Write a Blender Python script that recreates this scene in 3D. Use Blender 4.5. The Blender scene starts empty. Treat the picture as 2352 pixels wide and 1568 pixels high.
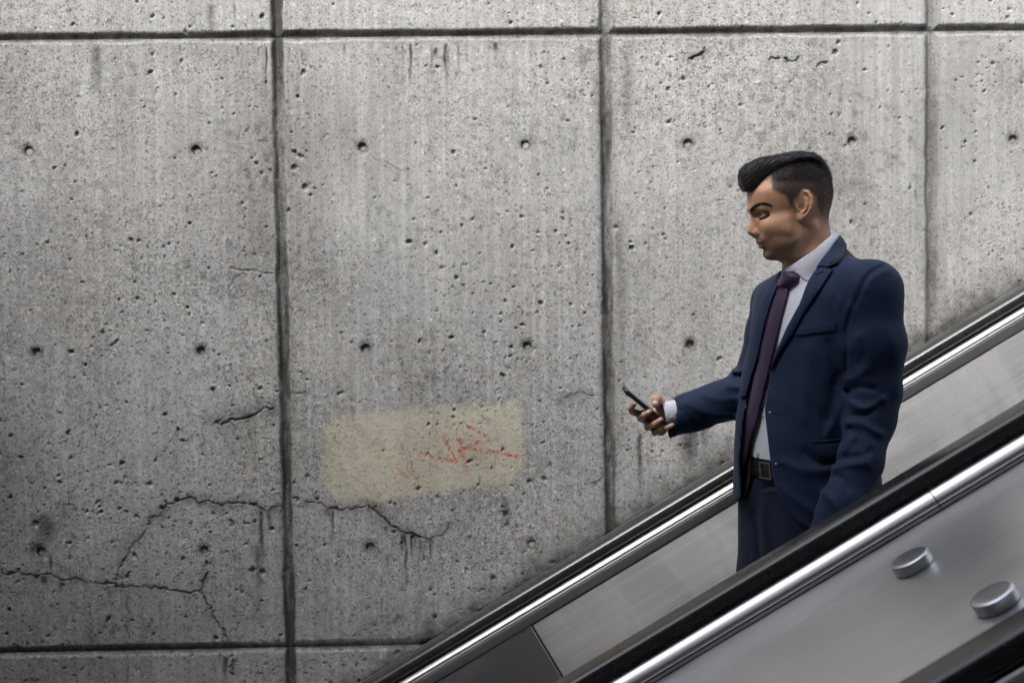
import bpy, math, random
import numpy as np
from mathutils import Matrix, Vector

# ------------------------------------------------------------------ camera, sky, sun, exposure
scene = bpy.context.scene
COL = scene.collection
PITCH, YAW, ROLL = -0.04587, 0.02420, -0.01379
LENS = 50.0
FT = LENS / 36.0 * 2352.0

def cam_axes():
    cy, sy = math.cos(YAW), math.sin(YAW)
    cp, sp = math.cos(PITCH), math.sin(PITCH)
    cr, sr = math.cos(ROLL), math.sin(ROLL)
    fwd = np.array([sy * cp, cy * cp, sp])
    r0 = np.array([cy, -sy, 0.0])
    u0 = np.cross(r0, fwd)
    return cr * r0 + sr * u0, fwd, -sr * r0 + cr * u0

C_R, C_F, C_U = cam_axes()
cam_data = bpy.data.cameras.new('camera')
cam = bpy.data.objects.new('camera', cam_data)
COL.objects.link(cam)
cam.matrix_world = Matrix(((C_R[0], C_U[0], -C_F[0], 0), (C_R[1], C_U[1], -C_F[1], 0),
                           (C_R[2], C_U[2], -C_F[2], 0), (0, 0, 0, 1)))
cam_data.lens = LENS
cam_data.sensor_width = 36.0
cam_data.clip_start = 0.05
cam_data.clip_end = 500.0
cam_data.dof.use_dof = True
cam_data.dof.focus_distance = 3.22
cam_data.dof.aperture_fstop = 4.5
scene.camera = cam

world = bpy.data.worlds.new('World')
scene.world = world
world.use_nodes = True
wt = world.node_tree
for n in list(wt.nodes):
    wt.nodes.remove(n)
SUN_EL, SUN_AZ = 48.0, 215.0          # azimuth measured from +Y towards +X
sky = wt.nodes.new('ShaderNodeTexSky')
sky.sky_type = 'NISHITA'
sky.sun_disc = False
sky.sun_elevation = math.radians(SUN_EL)
sky.sun_rotation = math.radians(SUN_AZ)
sky.air_density = 1.0
sky.dust_density = 4.0
hs = wt.nodes.new('ShaderNodeHueSaturation')
hs.inputs['Saturation'].default_value = 0.55     # thin overcast
bg = wt.nodes.new('ShaderNodeBackground')
bg.inputs["Strength"].default_value = 0.15
wo = wt.nodes.new('ShaderNodeOutputWorld')
wt.links.new(sky.outputs[0], hs.inputs['Color'])
wt.links.new(hs.outputs[0], bg.inputs['Color'])
wt.links.new(bg.outputs[0], wo.inputs['Surface'])

sun_data = bpy.data.lights.new('sun', 'SUN')
sun_data.energy = 1.5
sun_data.angle = math.radians(34)
sun_data.color = (1.0, 0.985, 0.955)
sun = bpy.data.objects.new('sun', sun_data)
COL.objects.link(sun)
_el, _az = math.radians(SUN_EL), math.radians(SUN_AZ)
_sd = Vector((math.cos(_el) * math.sin(_az), math.cos(_el) * math.cos(_az), math.sin(_el)))
sun.rotation_euler = _sd.to_track_quat('Z', 'Y').to_euler()
sun.location = (2, -2, 6)

scene.view_settings.view_transform = 'Standard'
scene.view_settings.look = 'None'
scene.view_settings.gamma = 1.0
scene.view_settings.use_curve_mapping = False
scene.view_settings.exposure = 2.1

# ------------------------------------------------------------------ small helpers
rng = np.random.default_rng(7)

def W(tx, ty, Y):
    """point at depth Y seen at the 2352-wide survey position (tx, ty) of the photograph"""
    d = C_F + (tx - 1176.0) / FT * C_R - (ty - 784.0) / FT * C_U
    return d * (Y / d[1])

def proj(P):
    d = P @ C_F
    return np.stack([1176.0 + FT * (P @ C_R) / d, 784.0 - FT * (P @ C_U) / d], -1)

def tag(o, label=None, cat=None, group=None, kind=None):
    if label: o['label'] = label
    if cat: o['category'] = cat
    if group: o['group'] = group
    if kind: o['kind'] = kind
    return o

def empty(name, loc=(0, 0, 0), rot=(0, 0, 0)):
    o = bpy.data.objects.new(name, None)
    o.empty_display_size = 0.1
    COL.objects.link(o)
    o.location = loc
    o.rotation_euler = rot
    return o

def mesh_obj(name, V, Fc, mat=None, parent=None, smooth=True, attrs=None, mats=None, mat_idx=None):
    me = bpy.data.meshes.new(name)
    V = np.asarray(V, dtype=np.float32)
    if isinstance(Fc, np.ndarray) and Fc.ndim == 2:
        n, k = Fc.shape
        me.vertices.add(len(V))
        me.vertices.foreach_set('co', V.ravel())
        me.loops.add(n * k)
        me.loops.foreach_set('vertex_index', Fc.astype(np.int32).ravel())
        me.polygons.add(n)
        me.polygons.foreach_set('loop_start', np.arange(0, n * k, k, dtype=np.int32))
        me.polygons.foreach_set('loop_total', np.full(n, k, dtype=np.int32))
        me.update(calc_edges=True)
    else:
        me.from_pydata([tuple(map(float, v)) for v in V], [], [tuple(map(int, f)) for f in Fc])
        me.update()
    if smooth:
        me.polygons.foreach_set('use_smooth', np.ones(len(me.polygons), dtype=bool))
    if attrs:
        for an, a in attrs.items():
            at = me.attributes.new(an, 'FLOAT_COLOR', 'POINT')
            at.data.foreach_set('color', np.asarray(a, dtype=np.float32).ravel())
    for m in (mats or ([mat] if mat else [])):
        me.materials.append(m)
    if mat_idx is not None:
        me.polygons.foreach_set('material_index', np.asarray(mat_idx, dtype=np.int32))
    o = bpy.data.objects.new(name, me)
    COL.objects.link(o)
    if parent: o.parent = parent
    return o

def hash2(ix, iz, seed):
    h = (ix.astype(np.int64) * 374761393 + iz.astype(np.int64) * 668265263 + seed * 1274126177) & 0x7fffffff
    h = ((h ^ (h >> 13)) * 1274126177) & 0x7fffffff
    h = h ^ (h >> 16)
    return (h & 0xffff) / 65535.0

def vnoise(x, z, sc, seed=0):
    x = x * sc; z = z * sc
    ix = np.floor(x); iz = np.floor(z)
    fx = x - ix; fz = z - iz
    fx = fx * fx * (3 - 2 * fx); fz = fz * fz * (3 - 2 * fz)
    a = hash2(ix, iz, seed); b = hash2(ix + 1, iz, seed)
    c = hash2(ix, iz + 1, seed); d = hash2(ix + 1, iz + 1, seed)
    return (a * (1 - fx) + b * fx) * (1 - fz) + (c * (1 - fx) + d * fx) * fz

def fbm(x, z, sc, seed=0, oct=3):
    s = 0; a = 0.5
    for i in range(oct):
        s = s + a * vnoise(x, z, sc * 2 ** i, seed + i * 17); a *= 0.5
    return s / (1 - 0.5 ** oct)

def polydist(p, poly):
    """distance of points p (N,2) to an open polyline"""
    best = np.full(len(p), 1e9)
    for a, b in zip(poly[:-1], poly[1:]):
        a = np.asarray(a, float); b = np.asarray(b, float)
        ba = b - a
        t = np.clip(((p - a) @ ba) / (ba @ ba + 1e-12), 0, 1)
        best = np.minimum(best, np.hypot(*(p - a - t[:, None] * ba).T))
    return best

def polysd(p, poly):
    """signed distance to a closed polygon, negative inside"""
    poly = [np.asarray(q, float) for q in poly]
    d = polydist(p, poly + [poly[0]])
    ins = np.zeros(len(p), bool)
    n = len(poly)
    for i in range(n):
        a, b = poly[i], poly[(i + 1) % n]
        c = (a[1] > p[:, 1]) != (b[1] > p[:, 1])
        xi = a[0] + (p[:, 1] - a[1]) * (b[0] - a[0]) / (b[1] - a[1] + 1e-12)
        ins ^= c & (p[:, 0] < xi)
    return np.where(ins, -d, d)

def resample(poly, n):
    poly = np.asarray(poly, float)
    L = np.r_[0, np.cumsum(np.linalg.norm(np.diff(poly, axis=0), axis=1))]
    t = np.linspace(0, L[-1], n)
    return np.stack([np.interp(t, L, poly[:, k]) for k in range(poly.shape[1])], -1)

def spline(poly, n):
    """Catmull-Rom through the points, resampled to n"""
    P = np.asarray(poly, float)
    P = np.vstack([2 * P[0] - P[1], P, 2 * P[-1] - P[-2]])
    out = []
    for i in range(1, len(P) - 2):
        p0, p1, p2, p3 = P[i - 1], P[i], P[i + 1], P[i + 2]
        for t in np.linspace(0, 1, 12, endpoint=False):
            out.append(0.5 * ((2 * p1) + (-p0 + p2) * t + (2 * p0 - 5 * p1 + 4 * p2 - p3) * t * t + (-p0 + 3 * p1 - 3 * p2 + p3) * t ** 3))
    out.append(P[-2])
    return resample(out, n)

# ------------------------------------------------------------------ node helper
class NT:
    def __init__(self, name):
        self.m = bpy.data.materials.new(name)
        self.m.use_nodes = True
        self.t = self.m.node_tree
        self.t.nodes.clear()
        self.out = self.t.nodes.new('ShaderNodeOutputMaterial')
        self.b = self.t.nodes.new('ShaderNodeBsdfPrincipled')
        self.t.links.new(self.b.outputs[0], self.out.inputs['Surface'])
    def n(self, typ, **kw):
        nd = self.t.nodes.new('ShaderNode' + typ)
        for k, v in kw.items():
            setattr(nd, k, v)
        return nd
    def l(self, a, b):
        self.t.links.new(a, b)
    def set(self, sock, v):
        if hasattr(v, 'links') or hasattr(v, 'is_output'):
            self.l(v, sock)
        else:
            sock.default_value = v
    def coord(self, kind='Object'):
        return self.n('TexCoord').outputs[kind]
    def mapping(self, vec, scale=(1, 1, 1), rot=(0, 0, 0), loc=(0, 0, 0)):
        m = self.n('Mapping')
        m.inputs['Scale'].default_value = scale
        m.inputs['Rotation'].default_value = rot
        m.inputs['Location'].default_value = loc
        self.l(vec, m.inputs['Vector'])
        return m.outputs[0]
    def noise(self, vec, scale, detail=3, rough=0.5):
        t = self.n('TexNoise')
        t.inputs['Scale'].default_value = scale
        t.inputs['Detail'].default_value = detail
        t.inputs['Roughness'].default_value = rough
        if vec is not None: self.l(vec, t.inputs['Vector'])
        return t.outputs['Fac']
    def voronoi(self, vec, scale, feature='F1', rnd=1.0):
        t = self.n('TexVoronoi', feature=feature)
        t.inputs['Scale'].default_value = scale
        t.inputs['Randomness'].default_value = rnd
        self.l(vec, t.inputs['Vector'])
        return t
    def math(self, op, a, b=0.0, c=None, clamp=False):
        m = self.n('Math', operation=op, use_clamp=clamp)
        self.set(m.inputs[0], a); self.set(m.inputs[1], b)
        if c is not None: self.set(m.inputs[2], c)
        return m.outputs[0]
    def ramp(self, fac, stops, interp='LINEAR'):
        r = self.n('ValToRGB')
        r.color_ramp.interpolation = interp
        els = r.color_ramp.elements
        while len(els) > 1: els.remove(els[-1])
        for i, (p, c) in enumerate(stops):
            e = els[0] if i == 0 else els.new(p)
            e.position = p
            e.color = (c[0], c[1], c[2], 1) if not isinstance(c, (int, float)) else (c, c, c, 1)
        self.l(fac, r.inputs[0])
        return r.outputs[0]
    def mix(self, fac, a, b, blend='MIX'):
        m = self.n('Mix', data_type='RGBA', blend_type=blend)
        self.set(m.inputs[0], fac)
        for s, v in ((m.inputs[6], a), (m.inputs[7], b)):
            if isinstance(v, tuple): s.default_value = (v[0], v[1], v[2], 1)
            else: self.l(v, s)
        return m.outputs[2]
    def attr(self, name):
        a = self.n('Attribute', attribute_name=name)
        s = self.n('SeparateColor')
        self.l(a.outputs['Color'], s.inputs[0])
        return s.outputs[0], s.outputs[1], s.outputs[2], a.outputs['Alpha']
    def bump(self, h, strength, dist, prev=None):
        b = self.n('Bump')
        b.inputs['Strength'].default_value = strength
        b.inputs['Distance'].default_value = dist
        self.l(h, b.inputs['Height'])
        if prev is not None: self.l(prev, b.inputs['Normal'])
        return b.outputs[0]
    def fin(self, color=None, rough=None, metal=None, normal=None, **kw):
        b = self.b
        if color is not None:
            if isinstance(color, tuple): b.inputs['Base Color'].default_value = (*color[:3], 1)
            else: self.l(color, b.inputs['Base Color'])
        if rough is not None: self.set(b.inputs['Roughness'], rough)
        if metal is not None: self.set(b.inputs['Metallic'], metal)
        if normal is not None: self.l(normal, b.inputs['Normal'])
        for k, v in kw.items():
            self.set(b.inputs[k.replace('_', ' ')], v)
        return self.m
# ------------------------------------------------------------------ concrete wall
WY = 4.1
def mat_concrete():
    m = NT('weathered_concrete')
    co = m.coord()
    dirt, patch, red, rough_a = m.attr('masks')
    big = m.noise(co, 1.3, 4, 0.6)
    mid = m.noise(m.mapping(co, (1, 1, 0.35)), 9.0, 4, 0.65)
    streak = m.noise(m.mapping(co, (60, 1, 1.2)), 1.0, 3, 0.6)
    base = m.ramp(big, [(0.3, (0.25, 0.252, 0.252)), (0.7, (0.335, 0.336, 0.332))])
    base = m.mix(m.math('MULTIPLY', mid, 0.45), base, (0.20, 0.197, 0.192), 'MIX')
    warm = m.noise(m.mapping(co, (1, 1, .6)), 3.1, 4, .62)
    base = m.mix(m.ramp(warm, [(.46, 0.0), (.66, .32)]), base, (.250, .232, .205))
    base = m.mix(m.ramp(streak, [(0.42, 0.0), (0.66, 0.46)]), base, (0.42, 0.42, 0.418))
    # aggregate, three sizes of stone
    warp = m.n('VectorMath', operation='ADD')
    nz = m.n('TexNoise'); nz.inputs['Scale'].default_value = 120.0
    m.l(co, nz.inputs['Vector'])
    sc = m.n('VectorMath', operation='SCALE'); sc.inputs[3].default_value = 0.006
    m.l(nz.outputs['Color'], sc.inputs[0])
    m.l(co, warp.inputs[0]); m.l(sc.outputs[0], warp.inputs[1])
    wv = warp.outputs[0]
    stones = [(62, 0.26, 0.30, 0.62), (115, 0.30, 0.42, 0.78), (210, 0.34, 0.48, 0.8)]
    pal = [(0.0, (0.030, 0.028, 0.027)), (0.15, (0.075, 0.066, 0.06)), (0.25, (0.155, 0.118, 0.085)), (0.35, (0.27, 0.225, 0.175)),
           (0.46, (0.20, 0.193, 0.188)), (0.58, (0.36, 0.35, 0.335)), (0.72, (0.19, 0.18, 0.162)), (0.86, (0.50, 0.49, 0.465)), (0.94, (0.12, 0.138, 0.152))]
    height = None
    for i, (s, r0, prob, fac) in enumerate(stones):
        v = m.voronoi(wv, s)
        sep = m.n('SeparateColor'); m.l(v.outputs['Color'], sep.inputs[0])
        col = m.ramp(sep.outputs[0], pal, 'CONSTANT')
        inside = m.ramp(v.outputs['Distance'], [(r0, 1.0), (r0 + 0.12, 0.0)])
        pick = m.math('LESS_THAN', sep.outputs[1], m.math('ADD', prob, m.math('MULTIPLY', rough_a, 0.25)))
        msk = m.math('MULTIPLY', m.math('MULTIPLY', inside, pick), m.math('MULTIPLY', fac, m.math('ADD', .66, m.math('MULTIPLY', rough_a, .34))))
        base = m.mix(msk, base, col)
        h = m.math('MULTIPLY', m.math('MULTIPLY', inside, pick), 1.0 - 0.25 * i)
        height = h if height is None else m.math('ADD', height, h)
    # fine dark pinholes
    v = m.voronoi(wv, 160)
    sep = m.n('SeparateColor'); m.l(v.outputs['Color'], sep.inputs[0])
    ph = m.math('MULTIPLY', m.ramp(v.outputs['Distance'], [(0.2, 1.0), (0.34, 0.0)]),
                m.math('LESS_THAN', sep.outputs[2], m.math('ADD', 0.07, m.math('MULTIPLY', rough_a, 0.20))))
    base = m.mix(m.math('MULTIPLY', ph, 0.8), base, (0.035, 0.032, 0.03))
    # crevices between the exposed grains
    cv = m.n('TexVoronoi', feature='DISTANCE_TO_EDGE'); cv.inputs['Scale'].default_value = 150.0
    m.l(wv, cv.inputs['Vector'])
    cn = m.noise(co, 55, 3, .6)
    cm = m.math('MULTIPLY', m.ramp(cv.outputs['Distance'], [(.03, 1.0), (.14, 0.0)]), m.ramp(cn, [(.46, 0.0), (.60, 1.0)]))
    base = m.mix(m.math('MULTIPLY', cm, m.math('ADD', .10, m.math('MULTIPLY', rough_a, .72))), base, (0.06, 0.055, 0.05))
    gn = m.noise(co, 330, 2, .7)
    base = m.mix(m.math('MULTIPLY', m.ramp(gn, [(.56, 0.0), (.66, 1.0)]), m.math('ADD', .12, m.math('MULTIPLY', rough_a, .45))), base, (0.07, 0.064, 0.06))
    base = m.mix(m.math('MULTIPLY', m.ramp(gn, [(.34, 1.0), (.43, 0.0)]), .45), base, (0.47, 0.462, 0.45))
    # buff over-paint that fills the surface but not the pinholes
    pn = m.noise(co, 60, 3, 0.6)
    pmask = m.math('MULTIPLY', patch, m.ramp(pn, [(0.30, 0.25), (0.5, 0.9)]))
    pmask = m.math('MULTIPLY', pmask, m.math('SUBTRACT', 1.0, m.math('MULTIPLY', ph, 0.7)))
    base = m.mix(m.math('MULTIPLY', pmask, 0.92), base, (0.375, 0.35, 0.27))
    # red crayon only in the grains
    rv = m.voronoi(wv, 190)
    rsep = m.n('SeparateColor'); m.l(rv.outputs['Color'], rsep.inputs[0])
    rm = m.math('MULTIPLY', m.ramp(rv.outputs['Distance'], [(0.48, 1.0), (0.62, 0.0)]), m.math('LESS_THAN', rsep.outputs[0], 0.74))
    base = m.mix(m.math('MULTIPLY', m.math('MULTIPLY', rm, red), 0.95, clamp=True), base, (0.36, 0.045, 0.026))
    # dirt
    dn = m.noise(co, 35, 4, 0.7)
    dm = m.math('MULTIPLY', dirt, m.math('ADD', .62, m.math('MULTIPLY', dn, .95)), clamp=True)
    base = m.mix(m.math('MULTIPLY', dm, 0.95), base, (0.026, 0.0235, 0.021))
    # relief
    fine = m.noise(co, 420, 2, 0.6)
    hh = m.math('ADD', m.math('MULTIPLY', height, 0.35), m.math('MULTIPLY', fine, 0.6))
    hh = m.math('SUBTRACT', hh, m.math('MULTIPLY', ph, 1.5))
    nb = m.n('Bump'); nb.inputs['Distance'].default_value = 0.0022
    m.l(m.math('ADD', 0.26, m.math('MULTIPLY', rough_a, 0.40)), nb.inputs['Strength'])
    m.l(hh, nb.inputs['Height'])
    base = m.mix(1.0, base, (.93, .935, .935), 'MULTIPLY')
    return m.fin(base, 0.88, 0.0, nb.outputs[0], Specular_IOR_Level=0.25)

M_CONC = mat_concrete()
XE = [-5.249, -4.311, -3.373, -2.435, -1.496, -0.557, 0.379, 1.320, 2.260, 3.20, 4.14, 5.08]
ZE = [2.444, 0.688, -1.068, -2.824, -4.58]
T30 = math.tan(math.radians(30.2))

def onwall(pts, ox=0.0, oy=0.0, s=1.0):
    out = []
    for a, b in pts:
        p = W(ox + a * s, oy + b * s, WY)
        out.append((p[0], p[2]))
    return out

Z6 = (0.0, 1044.9, 0.3336); Z5 = (673.75, 857.5, 0.3386); Z4 = (0.0, 522.4, 0.3334)
Z2_ = (673.75, 0.0, 0.3386); Z3 = (1372.0, 0.0, 0.4167); Z1 = (0.0, 0.0, 0.3334)
# (points, half width m, depth m, dirt strength, dirt spread m)
CRACKS = [
 (onwall([(0,800),(120,822),(250,845),(330,825),(400,850),(560,860),(700,875),(800,900),(880,915),(960,900),(1060,905),(1200,940),(1300,940),(1390,945)], *Z6), .0016, .006, .75, .008),
 (onwall([(1390,945),(1395,985),(1420,1020),(1470,1100),(1530,1200),(1580,1300)], *Z6), .0018, .006, .7, .008),
 (onwall([(1390,940),(1400,880),(1420,820)], *Z6), .003, .006, .8, .011),
 (onwall([(1420,780),(1425,755),(1470,720)], *Z6), .0014, .004, .6, .006),
 (onwall([(800,890),(830,790),(880,690),(920,600)], *Z6), .002, .004, .5, .016),
 (onwall([(920,600),(980,565),(1030,480),(1040,440)], *Z6), .0014, .004, .5, .008),
 (onwall([(1040,430),(1110,400),(1160,345),(1240,310),(1310,297),(1390,325),(1480,335),(1600,330),(1680,325),(1760,345),(1810,375),(1870,375),(1950,355)], *Z6), .0016, .006, .75, .011),
 (onwall([(880,915),(885,1310),(880,1600)], *Z6), .0018, .003, .55, .006),
 (onwall([(0,845),(80,865),(150,880),(230,910),(330,925),(450,905),(510,885)], *Z5), .0014, .005, .7, .006),
 (onwall([(510,890),(590,950),(640,1010),(700,1045),(760,1075),(860,1125)], *Z5), .0028, .007, .8, .012),
 (onwall([(860,1125),(930,1140),(1010,1090),(1080,1020)], *Z5), .0016, .004, .6, .010),
 (onwall([(865,1150),(880,1240),(930,1290)], *Z5), .0016, .003, .5, .006),
 (onwall([(1800,200),(1880,150),(1960,135),(2080,150)], *Z5), .0013, .003, .5, .008),
 (onwall([(2010,740),(2060,735),(2110,710)], *Z5), .0013, .003, .45, .006),
 (onwall([(520,1060),(560,1100),(680,1130),(780,1165),(780,1240),(820,1320)], *Z2_), .0013, .003, .30, .006),
 (onwall([(250,940),(380,940),(420,980)], *Z2_), .0011, .002, .25, .005),
 (onwall([(1590,280),(1690,300),(1760,295),(1880,310)], *Z4), .0018, .004, .45, .010),
 (onwall([(1500,1350),(1600,1330),(1720,1300),(1820,1250),(1890,1245)], *Z4), .003, .006, .65, .018),
 (onwall([(1560,430),(1600,380),(1640,330)], *Z4), .002, .004, .35, .009),
 (onwall([(2010,1132),(2120,1134)], *Z4), .0016, .003, .5, .008),
 (onwall([(510,332),(530,318),(560,305),(590,290)], *Z3), .0035, .010, .8, .007),
 (onwall([(950,330),(975,326),(1000,318)], *Z3), .0028, .008, .6, .007),
 (onwall([(1040,330),(1060,345),(1090,332),(1105,312)], *Z3), .003, .008, .75, .006),
 (onwall([(1215,365),(1255,348)], *Z3), .003, .008, .6, .006),
 (onwall([(100,745),(150,762),(195,780)], *Z3), .0012, .001, .35, .010),
 (onwall([(1650,905),(1640,940),(1680,1000),(1720,1010),(1730,930),(1690,890)], *Z1), .0011, .002, .35, .006),
 (onwall([(1380,790),(1450,815),(1520,880),(1560,930),(1610,940)], *Z1), .0011, .002, .28, .006),
 (onwall([(1465,715),(1500,705),(1570,705)], *Z1), .0011, .002, .25, .005),
 (onwall([(1660,1395),(1665,1330),(1700,1320),(1760,1312)], *Z1), .0011, .002, .3, .006),
 (onwall([(0,1118),(80,1115),(150,1095),(170,1060)], *Z1), .0012, .002, .35, .010),
]
# vertical drip stains: x, top, bottom (survey px), half width m, strength
DRIPS = []
for zx, z0, z1, w, s in [(760,1090,1560,.0035,.75),(735,1090,1230,.006,.4),(800,1090,1260,.004,.6),(822,1100,1200,.003,.5),(850,1120,1420,.003,.3),
                         (930,1150,1270,.003,.5),(265,930,1130,.0035,.6),(240,915,990,.01,.4),(1440,850,1090,.012,.25)]:
    DRIPS.append((Z5[0]+zx*Z5[2], Z5[1]+z0*Z5[2], Z5[1]+z1*Z5[2], w, s))
for zx, z0, z1, w, s in [(1800,380,840,.006,.55),(1850,380,560,.006,.4),(1775,640,1240,.01,.3),(745,900,1060,.008,.3),(300,830,920,.012,.4),(420,850,960,.010,.35),(345,690,820,.005,.4),
                         (1550,1390,1560,.008,.7),(1605,1400,1568,.007,.75),(1510,1330,1480,.005,.35)]:
    DRIPS.append((Z6[0]+zx*Z6[2], Z6[1]+z0*Z6[2], Z6[1]+z1*Z6[2], w, s))
for zx, z0, z1, w, s in [(790,300,620,.004,.5),(740,310,660,.003,.25),(700,310,420,.003,.3),(940,320,560,.003,.25),(1030,310,600,.005,.45),(1050,320,560,.003,.3),(1120,310,480,.003,.25),(965,330,400,.006,.6),
                         (350,300,390,.004,.35),(1375,290,380,.006,.4),(1985,330,520,.02,.22),(55,330,520,.003,.25),(1170,300,420,.004,.2)]:
    DRIPS.append((Z2_[0]+zx*Z2_[2], z0*Z2_[2], z1*Z2_[2], w, s))
for zx, z0, z1, w, s in [(655,330,660,.012,.33),(1640,320,440,.005,.3),(1830,330,760,.003,.45),(1780,330,420,.003,.3),(1450,40,230,.010,.33),(1240,310,400,.004,.3),(1620,40,230,.003,.25),(1990,330,480,.004,.2),(2075,330,440,.003,.2)]:
    DRIPS.append((Z1[0]+zx*Z1[2], z0*Z1[2], z1*Z1[2], w, s))
for tx, y0, y1, w, s in [(1585, 985, 1110, .022, .42), (1470, 1000, 1170, .006, .35), (1618, 985, 1080, .012, .3), (1437, 120, 380, .016, .22), (1425, 500, 980, .014, .22), (1375,140,560,.012,.18)]:
    DRIPS.append((tx, y0, y1, w, s))
BLOTS = [(110, 1215, .05, .055, .75), (85, 1262, .04, .03, .8), (150, 1180, .03, .06, .35), (20, 775, .03, .03, .3), (520, 975, .03, .02, .4), (1590, 1040, .03, .05, .3), (1030,1255,.02,.025,.25), (605,1170,.02,.02,.4), (940,1215,.03,.02,.45), (760,1170,.02,.02,.35)]
PATCH = onwall([(200,340),(280,290),(460,262),(800,228),(1180,212),(1400,195),(1520,190),(1552,260),(1560,500),(1575,640),(1500,760),(1200,790),(900,820),(700,850),(540,880),(300,850),(205,780),(185,600)], *Z5)
REDS = [(onwall(p, *Z5), s) for p, s in [
 ([(1180,355),(1240,385),(1300,415),(1270,460),(1200,485),(1130,500)], 1), ([(1115,380),(1110,420),(1120,455),(1180,490)], .9),
 ([(1130,505),(1250,512),(1400,535),(1550,575)], 1), ([(1015,440),(1050,490),(1080,550),(1110,590)], 1), ([(860,535),(930,560),(1030,580),(1100,600)], .9),
 ([(1120,500),(1150,560),(1170,600),(1180,655)], 1), ([(720,490),(800,530)], .6), ([(795,600),(820,670),(850,725)], .85), ([(700,650),(770,700)], .85),
 ([(520,500),(530,570)], .2), ([(610,570),(690,560)], .25), ([(640,610),(700,650)],.2), ([(1140,500),(1200,490)],1)]]
HOLES = []
for row in ([(65,347),(450,345),(832,338),(1207,333),(1580,330),(1957,325),(2328,320)], [(83,810),(461,806),(839,801),(1211,795),(1585,791),(1960,786),(2332,781)],
            [(93,1267),(469,1264),(850,1256),(1221,1249)]):
    HOLES += onwall(row)
HOLE_R = 0.0135
# bug holes
NP = 14000
pit_x = rng.uniform(-1.46, 1.66, NP)
pit_z = rng.uniform(-1.2, 0.85, NP)
_k = rng.random(NP) < (0.30 + 0.40 * np.clip((0.5 - pit_z) / 1.2, 0, 1)) * np.clip((fbm(pit_x, pit_z, 3.2, 15) - .28) * 3.2, .12, 1.5)
pit_x, pit_z = pit_x[_k], pit_z[_k]
pit_r = np.exp(rng.normal(math.log(0.0024), 0.50, len(pit_x))).clip(0.0011, 0.0100)
_big = onwall([(676,385),(690,360),(345,167),(700,430),(1216,1105),(1250,1100),(1270,1290),(580,1310),(603,1313),(1160,1180),(1490,70),(1360,80)])
pit_x = np.r_[pit_x, [b[0] for b in _big]]; pit_z = np.r_[pit_z, [b[1] for b in _big]]; pit_r = np.r_[pit_r, np.full(len(_big), .0095)]

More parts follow.
